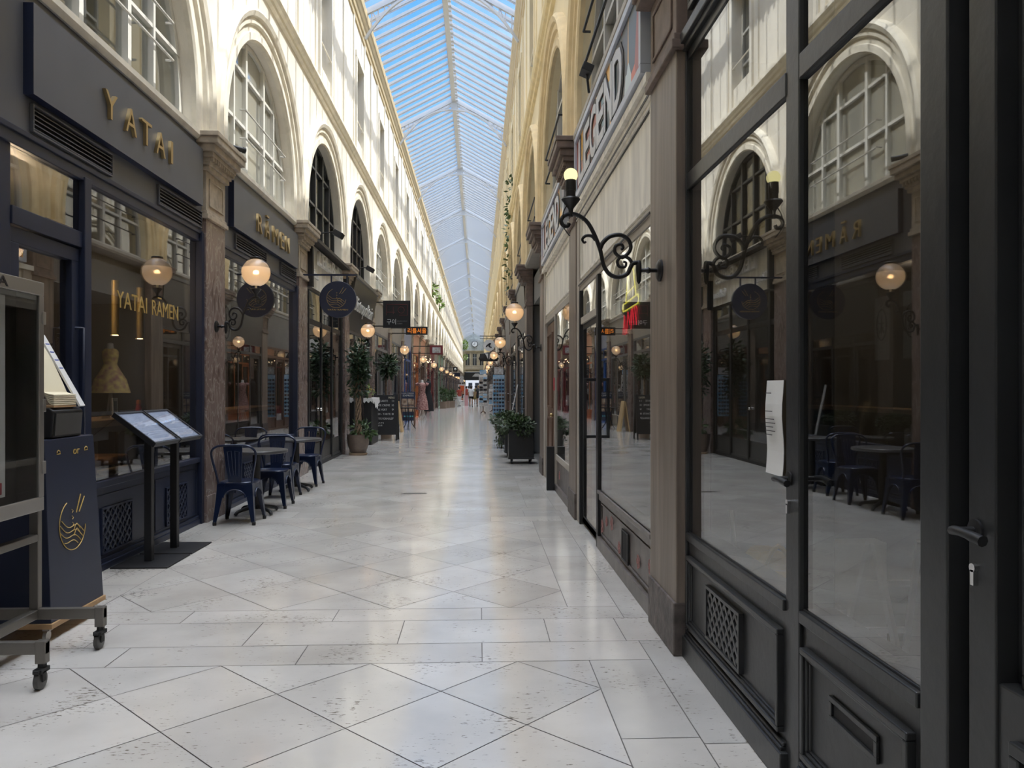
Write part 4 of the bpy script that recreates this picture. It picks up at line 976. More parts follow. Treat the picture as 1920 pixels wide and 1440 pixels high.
dr = obj('door', dm, 'brown', root, bevel=.003); hb = MB(); hb.ball((XR, 11.52, 1.05), .03, 8); obj('door_knob', hb, 'gold', dr, smooth=60)
mb = MB(); sbox(mb, side, .012, .12, 10.93, 11.03, .0, .62); bo = tag(obj('meter_box', mb, 'blackmat'), 'narrow black post box on the floor beside the cream shop window', 'box')
mb = MB(); sbox(mb, side, .011, .025, 10.91, 10.97, 1.42, 1.60); tag(obj('call_plate', mb, 'redink'), 'small red plate on the door post past the cream shop window', 'plate')

R3 = [(3, 'darkgrey', 'darkgrey', 'darkgrey', 'dark grey shopfront with dresses in its window, behind the black planters', 0), (4, 'darkgrey', 'darkgrey', 'blackmat', 'dark grey shopfront, second dark one past the cream shop', 2),
      (5, 'brown', 'midgrey', 'brown', 'brown shopfront behind the spinning card racks, nearer one', 1), (6, 'blackmat', 'darkgrey', 'blackmat', 'black shopfront along the shaded wall beyond the planters', 0), (7, 'brown', 'brown', 'brown', 'all brown shopfront far along the shaded wall', 1), (8, 'midgrey', 'beigegrey', 'midgrey', 'grey and taupe shopfront far along the shaded wall', 1), (9, 'brown', 'beige', 'brown', 'brown and cream shopfront beside the tall sunglasses rack', 0)]
for k, fr, fa, ri, lb, dr in R3: shopfront('R', k, fr, fa, ri, lb, door=dr, zt=2.5, tr=.25)
for k in range(10, K1): far_shop('R', k)
mb = MB(); sbox(mb, 'R', -.12, 0, YB, .6, 0, 4.08); obj('wall_right_lower', mb, 'black', kind='structure')

# ------------------------------------------------------------------ hanging signs
def bowl_logo(parent, mapf, m, k, r=.003):
    """ramen bowl in outline: broken ring, noodle waves, chopsticks. mapf(u, v) -> world point, unit ring radius"""
    mb = MB()
    for a0, a1 in ((1.95, 3.5), (5.35, 6.15)): mb.tube([mapf(math.cos(a), math.sin(a)) for a in [a0 + (a1 - a0) * i / 12 for i in range(13)]], r, 5)
    mb.tube([mapf(math.cos(a), math.sin(a)) for a in [3.2 + 2.3 * i / 16 for i in range(17)]], r, 5)
    for j in range(4):
        pts = []
        for i in range(15):
            u = -.95 + 1.8 * i / 14; v = .28 - j * .23 - .42 * (u + .95) / 1.2 + .13 * math.sin((u + j * .1) * 4.2)
            if u * u + v * v < .98: pts.append(mapf(u, v))
        if len(pts) > 2: mb.tube(pts, r, 5)
    for i in range(2): mb.tube([mapf(-.15 + .1, -.12 - .17 * i) if False else mapf(.05 + .5 * t, -.25 - .2 * i + .25 * math.sin(t * PI)) for t in [q / 8 for q in range(9)]], r, 5)
    for dx in (0, .22): mb.tube([mapf(.32 + dx, .45), mapf(.72 + dx * 1.3, 1.15 - dx * .6)], r * 1.25, 5)
    for q in range(3): mb.tube([mapf(-.02, .62 - q * .26), mapf(.08, .55 - q * .26), mapf(.0, .48 - q * .26)], r * .8, 4)
    return obj('bowl_emblem', mb, m, parent)
root = thing('hanging_sign', 'round navy hanging sign with a thin bowl and chopsticks emblem', 'sign', (-2.34, 13.02, 2.93))
mb = MB(); mb.tube([(-2.34, 13.05, 2.93), (-2.34, 12.985, 2.93)], .305, 48); obj('disc', mb, 'navy', root, smooth=40, bevel=.004)
bowl_logo(root, lambda u, v: (-2.36 + u * .16, 12.983, 2.95 + v * .16), 'goldpaint', 1, .0022)
text('YATAI RAMEN', 'lettering', 'goldpaint', root, (-2.34, 12.984, 2.745), .026, 'F', .002, .34)
mb = MB(); mb.bar((-2.95, 13.02, 3.34), (-2.03, 13.02, 3.34), .028); mb.bar((-2.45, 13.02, 3.34), (-2.45, 13.02, 3.20), .024); mb.bar((-2.19, 13.02, 3.34), (-2.19, 13.02, 3.18), .024); mb.box(-2.96, -2.93, 12.97, 13.07, 3.28, 3.40)
obj('arm', mb, 'navy', root)
def flat_sign(label, x0, x1, y, z0, z1, m, arm=None, side='L'):
    rt = thing('hanging_sign', label, 'sign', ((x0 + x1) / 2, y, z0))
    mb = MB(); mb.box(x0, x1, y - .03, y + .03, z0, z1); obj('board', mb, m, rt, bevel=.004)
    mb = MB(); xw = XL + .02 if side == 'L' else XR - .02
    for z in (z1 - .04, z0 + .05): mb.bar((xw, y + .045, z), ((x0 + x1) / 2, y + .045, z), .03)
    obj('arm', mb, 'iron', rt); return rt
rt = flat_sign('square black hanging sign with white brushed Korean characters', -2.63, -1.88, 21.5, 3.12, 3.87, 'blackmat')
mb = MB()
for a, b in (((-2.53, 3.76), (-1.96, 3.76)), ((-2.53, 3.76), (-2.53, 3.47)), ((-1.96, 3.76), (-1.96, 3.47)), ((-2.19, 3.47), (-1.96, 3.47)), ((-2.35, 3.70), (-2.35, 3.50)), ((-2.53, 3.55), (-2.30, 3.55))): mb.bar((a[0], 21.465, a[1]), (b[0], 21.465, b[1]), .008)
mb.tube([(-2.13 + .085 * math.cos(a), 21.465, 3.61 + .085 * math.sin(a)) for a in [2 * PI * i / 20 for i in range(20)]], .005, 5, closed=True); obj('red_line_emblem', mb, 'red', rt)
text('\uad6c\uc774', 'lettering', 'chalk', rt, (-2.40, 21.467, 3.225), .12, 'F', .003, .25)
text('BBQ RESTAURANT', 'lettering', 'greyink', rt, (-2.10, 21.467, 3.29), .03, 'F', .003, .28); text('COREEN', 'lettering', 'greyink', rt, (-2.17, 21.467, 3.22), .03, 'F', .003, .14)
rt = flat_sign('long black hanging sign with glowing orange Korean characters', -2.43, -1.70, 26.0, 3.24, 3.51, 'blackmat')
text('\ub9ac\ud2c0\uc11c\uc6b8', 'lettering', 'ledo', rt, (-2.05, 25.967, 3.305), .135, 'F', .003, .62, bold=.012)
rt = flat_sign('red framed hanging sign with a pale square panel', -2.16, -1.58, 34.5, 2.95, 3.36, 'red'); mb = MB(); mb.box(-2.04, -1.68, 34.455, 34.47, 3.02, 3.27); obj('panel', mb, 'cardw', rt)
rt = flat_sign('small black and white hanging sign above a blue one, far down the cream wall', -1.98, -1.62, 60.2, 2.75, 3.10, 'blackmat'); mb = MB(); mb.ball((-1.8, 60.16, 2.93), .09, 10); obj('white_emblem', mb, 'white', rt)
flat_sign('small navy hanging sign below a black and white one, far down the cream wall', -1.90, -1.45, 60.6, 2.36, 2.66, 'navy')
rt = thing('hanging_sign', 'pale oval hanging sign with a black drawing, on an iron rod over the shaded wall', 'sign', (.42, 30.4, 3.1))
mb = MB(); mb.tube([(.42, 30.43, 3.14), (.42, 30.37, 3.14)], .23, 24); obj('disc', mb, 'cloth', rt)
mb = MB(); mb.bar((XR, 30.4, 3.50), (.05, 30.4, 3.50), .03); mb.bar((XR, 30.4, 3.40), (.05, 30.4, 3.40), .02)
for x in (.3, .54): mb.bar((x, 30.4, 3.5), (x, 30.4, 3.3), .015)
obj('arm', mb, 'iron', rt)
mb = MB(); mb.tube(spl([(.30, 30.36, 3.08), (.38, 30.36, 3.16), (.48, 30.36, 3.22), (.42, 30.36, 3.10), (.52, 30.36, 3.05)], 4), .022, 6); obj('bird_drawing', mb, 'blackmat', rt)
rt = thing('hanging_sign', 'black hanging sign with two white wedge shapes, below the pale oval sign', 'sign', (.42, 31.6, 2.55))
mb = MB(); mb.lathe([(.34, 2.55), (.42, 2.66), (.30, 2.86), (.05, 2.92)], .42, 31.6, 6, 1, .12); obj('lantern', mb, 'blackmat', rt)
mb = MB(); mb.prism([(.28, 31.54, 2.86), (.40, 31.54, 2.86), (.40, 31.54, 2.62)], (0, .01, 0)); mb.prism([(.46, 31.54, 2.86), (.58, 31.54, 2.86), (.44, 31.54, 2.62)], (0, .01, 0)); obj('white_wedge', mb, 'white', rt)
mb = MB(); mb.bar((XR - .02, 31.6, 2.9), (.42, 31.6, 2.9), .03); obj('arm', mb, 'iron', rt)

# small projector arms over the sill of the black arched windows, and a camera on the capital
for i, s in enumerate((14.4, 18.6)):
    rt = thing('sign_spotlight', 'small black spotlight on a bent arm over the %s' % ('cream sign with white letters' if i == 0 else 'leaning bistro sign'), 'spotlight', (XL, s, 4.2))
    mb = MB(); mb.tube([(XL - .1, s, 4.25), (XL + .02, s, 4.30), (XL + .40, s, 4.34)], .012, 6); obj('arm', mb, 'iron', rt)
    mb = MB(); mb.obox((XL + .42, s, 4.29), .09, .10, .05, Matrix.Rotation(.5, 3, 'Y')); obj('lamp_head', mb, 'blackmat', rt, bevel=.006)
rt = thing('security_camera', 'tiny black camera on top of the stone capital between the restaurant signs', 'camera', (-2.82, pil(1) + .3, 4.17))
mb = MB(); mb.box(-2.84, -2.80, pil(1) + .27, pil(1) + .33, 4.17, 4.21); obj('base', mb, 'blackmat', rt)
mb = MB(); mb.tube([(-2.86, pil(1) + .26, 4.235), (-2.74, pil(1) + .36, 4.225)], .03, 10); mb.tube([(-2.74, pil(1) + .36, 4.225), (-2.72, pil(1) + .377, 4.224)], .036, 10); obj('housing', mb, 'blackmat', rt, smooth=40)
rt = thing('spotlight', 'black box spotlight on the ledge above the comic sign', 'spotlight', (XR - .1, 6.9, 4.2))
mb = MB(); mb.obox((XR - .12, 6.9, 4.30), .05, .09, .035, Matrix.Rotation(.4, 3, 'Y')); obj('lamp_head', mb, 'blackmat', rt, bevel=.006); mb = MB(); mb.bar((XR - .1, 6.9, 4.1), (XR - .12, 6.9, 4.28), .02); obj('stem', mb, 'blackmat', rt)

# ------------------------------------------------------------------ metal cafe chairs and tables
def metal_chair(label):
    t = thing('cafe_chair', label, 'chair', (0, 0, 0), 'blue metal chairs outside the restaurant')
    mb = MB()                                           # seat pan, faces +y
    prof = []
    n = 24
    def ring(rx, ry, z): return [(rx * (abs(math.cos(a)) ** .55) * (1 if math.cos(a) >= 0 else -1), ry * (abs(math.sin(a)) ** .55) * (1 if math.sin(a) >= 0 else -1), z) for a in [2 * PI * i / n for i in range(n)]]
    rings = [ring(.165, .165, .452), ring(.172, .172, .456), ring(.185, .185, .452), ring(.190, .190, .44), ring(.188, .188, .425)]
    vs = [p for r_ in rings for p in r_]; fs = [tuple(range(n))[::-1]]
    for i in range(4):
        for k in range(n): fs.append((i * n + k, i * n + (k + 1) % n, (i + 1) * n + (k + 1) % n, (i + 1) * n + k))
    fs.append(tuple(4 * n + k for k in range(n))); mb.add(vs, fs); obj('seat', mb, 'chairblue', t, smooth=50)
    for ax, sg in (('y', 1), ('y', -1), ('x', 1), ('x', -1)):     # arched aprons between the legs
        pts = [(-.18, .44), (.18, .44)] + [(.19 - .0, .34)] + [(.115 * math.cos(a), .29 + .085 * math.sin(a)) for a in [PI * i / 10 for i in range(11)]] + [(-.19, .34)]
        mb = MB(); q = [((a, sg * (.178 + (.44 - z) * .12), z) if ax == 'y' else (sg * (.178 + (.44 - z) * .12), a, z)) for a, z in pts]
        mb.prism(q, (0, -.008 * sg, 0) if ax == 'y' else (-.008 * sg, 0, 0)); obj('apron', mb, 'chairblue', t)
        mb = MB(); e = [((a, sg * (.181 + (.44 - z) * .12), z) if ax == 'y' else (sg * (.181 + (.44 - z) * .12), a, z)) for a, z in pts[3:-1]]; mb.tube(e, .007, 6); obj('apron_rim', mb, 'chairblue', t)
    for sx in (-1, 1):
        for sy in (-1, 1):
            mb = MB(); c = []
            for z, w, o_ in ((.435, .085, .178), (.30, .066, .186), (.15, .050, .200), (.03, .036, .213)):
                x, y_ = sx * (o_ + .006), sy * (o_ + .006)
                c.append([(x, y_, z), (x - sx * w, y_, z), (x - sx * w, y_ - sy * .010, z), (x - sx * .012, y_ - sy * .012, z), (x - sx * .010, y_ - sy * w, z), (x, y_ - sy * w, z)])
            vs = [p for q in c for p in q]; fs = [(0, 1, 2, 3, 4, 5)[::-1], tuple(18 + i for i in range(6))]
            for i in range(3):
                for k in range(6): fs.append((i * 6 + k, i * 6 + (k + 1) % 6, (i + 1) * 6 + (k + 1) % 6, (i + 1) * 6 + k))
            mb.add(vs, fs); lg = obj('leg', mb, 'chairblue', t)
            mb = MB(); mb.box(sx * .219 - .022, sx * .219 + .022, sy * .219 - .022, sy * .219 + .022, 0, .032) if False else mb.lathe([(.020, 0), (.021, .03), (.016, .04)], sx * .205, sy * .205, 8); obj('rubber_foot', mb, 'rubber', lg)
    mb = MB()
    hoop = spl([(-.175, -.165, .44), (-.195, -.19, .56), (-.225, -.215, .70), (-.225, -.232, .785), (-.17, -.245, .835), (-.08, -.25, .848), (.08, -.25, .848), (.17, -.245, .835), (.225, -.232, .785), (.225, -.215, .70), (.195, -.19, .56), (.175, -.165, .44)], 5)
    mb.tube(hoop, .0125, 8); obj('back_hoop', mb, 'chairblue', t, smooth=60)
    mb = MB(); y0 = lambda z: -.172 - (z - .44) * .19
    sec = [(.44, .068), (.55, .074), (.70, .090), (.80, .098), (.845, .098)]
    vs = []; fs = []
    for z, w in sec: vs += [(-w, y0(z), z), (w, y0(z), z), (w, y0(z) - .008, z), (-w, y0(z) - .008, z)]
    for i in range(4):
        for k in range(4): fs.append((i * 4 + k, i * 4 + (k + 1) % 4, (i + 1) * 4 + (k + 1) % 4, (i + 1) * 4 + k))
    fs += [(0, 1, 2, 3), (16, 17, 18, 19)]; mb.add(vs, fs); sp = obj('back_splat', mb, 'chairblue', t, bevel=.003)
    mb = MB()
    for s_ in (-1, 1):
        mb.tube([(s_ * .045, y0(.52) - .010, .52), (s_ * .062, y0(.78) - .010, .78), (s_ * .02, y0(.79) - .010, .79), (s_ * .012, y0(.53) - .010, .53)], .005, 6)
        mb.tube([(s_ * .045, y0(.52) + .003, .52), (s_ * .062, y0(.78) + .003, .78), (s_ * .02, y0(.79) + .003, .79), (s_ * .012, y0(.53) + .003, .53)], .005, 6)
    obj('pressed_rib', mb, 'chairblue', sp); return t
ch = metal_chair('blue metal chair with its back to us, at the near table by the marble pillar'); ch.location = (-2.58, 8.50, 0)
dup(ch, (-2.53, 9.62, 0), 'blue metal chair facing us across the near round table', rz=PI)
dup(ch, (-2.62, 10.42, 0), 'blue metal chair with its back to us, at the far round table')
dup(ch, (-2.58, 11.72, 0), 'blue metal chair facing us at the far round table, beside the cream pillar', rz=PI - .05)
def cafe_table(label):
    t = thing('cafe_table', label, 'table', (0, 0, 0), 'round cafe tables outside the restaurant')
    mb = MB(); mb.lathe([(.345, .705), (.35, .71), (.35, .735), (.345, .74)], 0, 0, 40); obj('tabletop', mb, 'tabletop', t, smooth=40)
    mb = MB(); mb.tube([(0, 0, .06), (0, 0, .705)], .045, 12); mb.box(-.15, .15, -.15, .15, .69, .705); obj('column', mb, 'blackmat', t, smooth=40)
    for a in range(4):
        an = PI / 4 + a * PI / 2 + .1; c, s = math.cos(an), math.sin(an); mb = MB(); mb.tube(spl([(0, 0, .10), (.12 * c, .12 * s, .075), (.24 * c, .24 * s, .05), (.28 * c, .28 * s, .015)], 3), [.03, .028, .026, .024, .022, .02, .02, .02, .02, .018], 8); obj('foot', mb, 'blackmat', t, smooth=50)
    return t
tb = cafe_table('round dark grey cafe table between the two nearest blue chairs'); tb.location = (-2.565, 9.07, 0)
dup(tb, (-2.58, 11.08, 0), 'round dark grey cafe table between the two farther blue chairs')

# ------------------------------------------------------------------ menu lecterns
def lectern(y, label):
    t = thing('menu_lectern', label, 'menu stand', (-2.74, y, 0), 'black menu lecterns')
    mb = MB(); mb.box(-2.95, -2.50, y - .25, y + .25, 0, .012); obj('base_plate', mb, 'blackmat', t, bevel=.002)
    mb = MB(); mb.box(-2.775, -2.715, y - .03, y + .03, .012, 1.06); obj('post', mb, 'blackmat', t, bevel=.003)
    a = Vector((-2.93, y, 1.235)); b = Vector((-2.60, y, .985)); d = (b - a).normalized(); nrm = Vector((-d.z, 0, d.x)); nrm = nrm if nrm.z > 0 else -nrm
    mt = Matrix((d, Vector((0, 1, 0)), nrm)).transposed(); c = (a + b) / 2; hl = (b - a).length / 2
    mb = MB(); mb.obox(c, hl, .255, .014, mt); tr = obj('tray', mb, 'blackmat', t, bevel=.003)
    mb = MB()
    for s_, l_ in ((-1, .255), (1, .255)): mb.obox(c + mt @ Vector((0, s_ * .248, .020)), hl, .009, .008, mt)
    for s_ in (-1, 1): mb.obox(c + mt @ Vector((s_ * (hl - .009), 0, .020)), .009, .24, .008, mt)
    obj('tray_rim', mb, 'blackmat', tr)
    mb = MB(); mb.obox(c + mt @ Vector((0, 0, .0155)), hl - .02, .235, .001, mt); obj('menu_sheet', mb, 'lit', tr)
    mb = MB(); mb.obox(c + mt @ Vector((0, 0, .024)), hl - .017, .24, .0015, mt); obj('glass_cover', mb, 'trayglass', tr)
    return t
lc = lectern(6.58, 'black menu lectern with a glass-topped slanted tray, the nearer of two'); dup(lc, (-2.74, 7.12, 0), 'black menu lectern with a glass-topped slanted tray, the farther of two')

# ------------------------------------------------------------------ wheeled menu cabinet
t = thing('menu_cabinet', 'glazed steel menu cabinet on a wheeled frame, cut by the edge of the photo', 'display cabinet', (-2.5, 4.0, 0))
cx0, cx1, cy0, cy1, cz0, cz1 = -2.55, -2.41, 3.30, 4.37, .78, 2.03
mb = MB(); mb.box(cx0, cx0 + .02, cy0, cy1, cz0, cz1); mb.box(cx0, cx1, cy0, cy1, cz0, cz0 + .02); mb.box(cx0, cx1, cy0, cy1, cz1 - .02, cz1); mb.box(cx0, cx1, cy1 - .02, cy1, cz0, cz1); mb.box(cx0, cx1, cy0, cy0 + .02, cz0, cz1); obj('case', mb, 'tubesteel', t, bevel=.003)
mb = MB()
for z0, z1 in ((cz0, cz0 + .075), (cz1 - .075, cz1)): mb.box(cx1, cx1 + .02, cy0, cy1, z0, z1)
for y0, y1 in ((cy0, cy0 + .04), (cy1 - .045, cy1)): mb.box(cx1, cx1 + .02, y0, y1, cz0 + .075, cz1 - .075)
dr = obj('door', mb, 'steel', t, bevel=.004)
mb = MB(); mb.box(cx1 + .004, cx1 + .010, cy0 + .04, cy1 - .045, cz0 + .075, cz1 - .075); obj('glass_pane', mb, 'caseglass', dr)
for z in (.98, 1.32, 1.80): mb = MB(); mb.box(cx1 + .0, cx1 + .028, cy1 - .022, cy1 + .006, z, z + .07); obj('hinge', mb, 'steel', dr, bevel=.003)
text('AKITA', 'lettering', 'blackink', dr, (cx1 + .02, 3.86, cz1 - .062), .052, 'L', .003, .36, bold=.01)
mb = MB(); mb.box(cx1 - .032, cx1 - .030, cy0 + .2, 4.10, cz0 + .11, cz1 - .10); ps = obj('menu_poster', mb, 'paper', t)
px = cx1 - .0295; rr_ = random.Random(5)
pm, pg, pk, pr = MB(), MB(), MB(), MB()
for r_ in range(5):
    for c_ in range(4):
        y_, z_ = 3.53 + c_ * .145, 1.69 - r_ * .13
        if r_ == 0: pk.box(px, px + .001, y_, y_ + .06, z_ + .03, z_ + .06); pk.box(px, px + .001, y_, y_ + .06, z_ + .10, z_ + .13); continue
        for q in range(3): (pm if (c_ + r_) % 2 or q else pg).lathe([(.018, px), (.018, px + .001)], 0, 0, 8) if False else (pm if (c_ + r_) % 2 or q else pg).box(px, px + .001 + q * .0003, y_ + q * .02 + rr_.uniform(-.01, .01), y_ + .045 + q * .02, z_ + q * .015, z_ + .03 + q * .018)
        for q in range(2): pk.box(px, px + .0008, y_, y_ + .08, z_ - .02 - q * .016, z_ - .016 - q * .016)
for q in range(12): pk.box(px, px + .0008, 3.55, 4.05, 1.08 - q * .014, 1.082 - q * .014) if q % 4 else None
obj('food_picture', pm, 'meat', ps); obj('garnish_picture', pg, 'greenink', ps); obj('menu_text', pk, 'greyink', ps)
mb = MB(); mb.box(px, px + .001, 3.90, 4.07, .905, .965); rp_ = obj('red_label', mb, 'redink', ps); text('AKITA', 'lettering', 'paper', rp_, (px + .0012, 3.985, .92), .032, 'L', .001, .13)
mb = MB()
for y_ in (3.84, 4.42): mb.box(-2.89, -2.085, y_ - .02, y_ + .02, .165, .225)
mb.box(-2.49, -2.44, 3.86, 4.40, .17, .22)
for y_ in (3.84, 4.42): mb.box(-2.49, -2.44, y_ - .02, y_ + .02, .225, .80)
mb.box(-2.49, -2.44, 3.86, 4.40, .60, .64)
for y_ in (3.84, 4.42):
    for x in (-2.11, -2.865): mb.box(x - .025, x + .025, y_ - .022, y_ + .022, .12, .23)
obj('frame', mb, 'tubesteel', t, bevel=.004)
for y_ in (3.84, 4.42):
    for x in (-2.11, -2.865):
        mb = MB(); mb.tube([(x, y_, .12), (x, y_, .10)], .02, 10); mb.box(x - .022, x + .022, y_ - .045, y_ + .03, .078, .10); mb.box(x - .022, x - .016, y_ - .035, y_ - .003, .038, .09); mb.box(x + .016, x + .022, y_ - .035, y_ - .003, .038, .09); mb.box(x - .014, x + .014, y_ - .06, y_ - .03, .085, .10)
        cs = obj('caster', mb, 'rubber', t, bevel=.002)
        mb = MB(); mb.tube([(x - .013, y_ - .018, .045), (x - .011, y_ - .018, .045), (x + .011, y_ - .018, .045), (x + .013, y_ - .018, .045)], [.038, .045, .045, .038], 20); obj('wheel', mb, 'darkgrey', cs, smooth=40)

# ------------------------------------------------------------------ navy menu box, printer and menus
t = thing('menu_board', 'navy box-shaped menu board with a gold bowl emblem, on a plywood dolly', 'menu board', (-2.680, 4.86, 0))
mb = MB(); a, b = (-2.910, -2.450), (-2.910, -2.490)
mb.add([(-2.860, 4.54, .10), (-2.445, 4.54, .10), (-2.445, 5.16, .10), (-2.860, 5.16, .10), (-2.860, 4.56, 1.15), (-2.495, 4.56, 1.15), (-2.495, 5.13, 1.15), (-2.860, 5.13, 1.15)], [(0, 3, 2, 1), (4, 5, 6, 7), (0, 1, 5, 4), (1, 2, 6, 5), (2, 3, 7, 6), (3, 0, 4, 7)])
bx_ = obj('box', mb, 'navy', t, bevel=.004)
mb = MB(); mb.box(-2.870, -2.435, 4.53, 5.17, .07, .10); obj('dolly', mb, 'ply', t, bevel=.002)
for x in (-2.840, -2.480):
    for y_ in (4.57, 5.12):
        mb = MB(); mb.box(x - .02, x + .02, y_ - .02, y_ + .02, .055, .07); mb.tube([(x - .01, y_ - .01, .028), (x + .01, y_ - .01, .028)], .028, 14); obj('caster', mb, 'steel', t, smooth=40)
fx = lambda z: -2.445 - .05 * (z - .10) / 1.05 + .003
bowl_logo(bx_, lambda u, v: (fx(.62 + v * .15), 4.82 + u * .15, .62 + v * .15), 'goldpaint', 1, .0028)
text('or', 'lettering', 'goldpaint', bx_, (fx(1.05), 4.90, 1.045), .05, 'L', .003, .075)
for y_ in (4.70, 5.02):
    mb = MB(); mb.tube([(fx(1.06), y_ + .018 * math.cos(q), 1.06 + .022 * math.sin(q)) for q in [PI * i / 6 for i in range(7)]], .003, 5, closed=True); obj('gold_mark', mb, 'goldpaint', bx_)
t = thing('card_printer', 'black box with a sloping front on top of the navy menu board', 'box', (-2.58, 4.80, 1.15))
mb = MB(); mb.prism([(-2.84, 4.66, 1.152), (-2.51, 4.66, 1.152), (-2.505, 4.66, 1.16), (-2.495, 4.66, 1.315), (-2.52, 4.66, 1.335), (-2.84, 4.66, 1.335)], (0, .34, 0)); obj('body', mb, 'blackmat', t, bevel=.012)
mb = MB(); mb.prism([(-2.503, 4.68, 1.17), (-2.499, 4.68, 1.17), (-2.489, 4.68, 1.30), (-2.495, 4.68, 1.30)], (0, .30, 0)); obj('front_plate', mb, 'darkgrey', t)
t = thing('menu_stack', 'cream stack of bent paper menus leaning above the black box', 'menus', (-2.65, 4.8, 1.335))
for i in range(6):
    mb = MB(); o_ = i * .012; lp = []
    for x_, z_ in spl2([(-2.78 + o_, 1.84 - i * .02), (-2.71 + o_, 1.70 - i * .015), (-2.64 + o_, 1.55 - i * .015), (-2.57 + o_ * .6, 1.43 - i * .012), (-2.50, 1.405 - i * .011)]): lp.append((x_, z_))
    for (px_, pz), (qx, qz) in zip(lp, lp[1:]): mb.add([(px_, 4.67, pz), (qx, 4.67, qz), (qx, 4.925, qz), (px_, 4.925, pz), (px_, 4.67, pz + .007), (qx, 4.67, qz + .007), (qx, 4.925, qz + .007), (px_, 4.925, pz + .007)], [(0, 3, 2, 1), (4, 5, 6, 7), (0, 1, 5, 4), (1, 2, 6, 5), (2, 3, 7, 6), (3, 0, 4, 7)])
    obj('menu', mb, 'cream', t)
mb = MB(); mb.box(-2.80, -2.50, 4.67, 4.925, 1.336, 1.347); mb.bar((-2.80, 4.80, 1.34), (-2.80, 4.80, 1.74), .03); obj('rest', mb, 'ply', t)
t = thing('price_card', 'pale card with blue writing, leaning beside the stack of menus', 'card', (-2.58, 4.96, 1.336))
mb = MB(); mb.add([(-2.74, 4.935, 1.78), (-2.49, 4.935, 1.336), (-2.49, 4.995, 1.336), (-2.74, 4.995, 1.78), (-2.73, 4.935, 1.786), (-2.48, 4.935, 1.342), (-2.48, 4.995, 1.342), (-2.73, 4.995, 1.786)], [(0, 3, 2, 1), (4, 5, 6, 7), (0, 1, 5, 4), (1, 2, 6, 5), (2, 3, 7, 6), (3, 0, 4, 7)]); obj('sheet', mb, 'paper', t)
for q in range(4):
    z = 1.73 - q * .05; x = -2.73 + (1.786 - z) * .563; mb = MB(); mb.box(x - .002, x + .004, 4.943, 4.985, z - .012, z); obj('blue_writing', mb, 'blueink', t)

# ------------------------------------------------------------------ plants
def leaf_blob(mb, c, r, n, size, rnd, flat=1.0, droop=.3, shell=.55):
    for _ in range(n):
        d = Vector((rnd.gauss(0, 1), rnd.gauss(0, 1), rnd.gauss(0, 1))).normalized()
        k = shell + (1 - shell) * rnd.random()
        p = Vector(c) + Vector((d.x * r[0] * k, d.y * r[1] * k, d.z * r[2] * k))
        u = (d + Vector((rnd.uniform(-.8, .8), rnd.uniform(-.8, .8), rnd.uniform(-.6, .4) - droop))).normalized()
        w = u.cross(Vector((rnd.uniform(-1, 1), rnd.uniform(-1, 1), 1))).normalized(); s = size * rnd.uniform(.7, 1.3); nn = u.cross(w)
        b = p + u * s * .5 - nn * s * .06
        mb.add([p, b + w * s * .24, p + u * s - nn * s * .18, b - w * s * .24], [(0, 1, 2), (0, 2, 3)])
def pot(name, parent, cx, cy, z0, r0, r1, h, m, round_=True):
    mb = MB(); mb.lathe([(r0, z0), (r0 * 1.12, z0 + h * .1), (r1 * .93, z0 + h * .45), (r1, z0 + h * .8), (r1, z0 + h), (r1 * .92, z0 + h), (r1 * .9, z0 + h * .9), (.001, z0 + h * .9)] if round_ else [(r0, z0), (r1, z0 + h), (r1 * .92, z0 + h), (r1 * .9, z0 + h * .92), (.001, z0 + h * .92)], cx, cy, 24)
    return obj(name, mb, m, parent, smooth=40)
rp = random.Random(3)
t = thing('potted_ficus', 'tall potted ficus with a braided trunk in a round bronze pot by black framed shop', 'plant', (-2.62, 17.0, 0))
mb = MB(); mb.lathe([(.19, .0), (.20, .03), (.20, .045), (.18, .045)], -2.62, 17.0, 24); obj('saucer', mb, 'saucer', t, smooth=40)
pot('pot', t, -2.62, 17.0, .045, .16, .245, .40, 'bronze')
mb = MB()
for q in range(5):
    ph = q * 2 * PI / 5; pts = [(-2.62 + .065 * (1 - .25 * math.sin(PI * i / 26)) * math.cos(ph + i * .34), 17.0 + .065 * math.cos(i * .0) * math.sin(ph + i * .34), .40 + 1.28 * i / 26) for i in range(27)]
    mb.tube(pts, [.028 - .010 * i / 26 for i in range(27)], 6)
for q in range(9):
    a = q * .7; mb.tube(spl([(-2.62, 17.0, 1.5 + .03 * q), (-2.62 + .12 * math.cos(a), 17.0 + .12 * math.sin(a), 1.75 + .05 * q), (-2.62 + .24 * math.cos(a), 17.0 + .22 * math.sin(a), 1.9 + .06 * q)], 3), .010, 5)
obj('trunk', mb, 'trunk', t, smooth=60)
mb = MB()
for c, r, n in (((-2.60, 16.95, 2.15), (.22, .32, .36), 360), ((-2.60, 16.95, 1.72), (.22, .30, .26), 220), ((-2.56, 16.9, 1.95), (.28, .3, .3), 260), ((-2.60, 17.0, 1.42), (.2, .22, .16), 90)): leaf_blob(mb, c, r, n, .105, rp, shell=.25)
obj('foliage', mb, 'leaf', t)
mb = MB(); leaf_blob(mb, (-2.54, 17.0, .56), (.24, .22, .14), 70, .15, rp); leaf_blob(mb, (-2.42, 16.95, .50), (.14, .12, .10), 40, .14, rp); obj('pot_leaves', mb, 'leaf2', t)
t = thing('potted_tree', 'potted tree with a ball of dark leaves on a bare stem, behind the draped counter', 'plant', (-2.66, 22.5, 0))
pot('pot', t, -2.66, 22.5, 0, .15, .2, .34, 'terra', False)
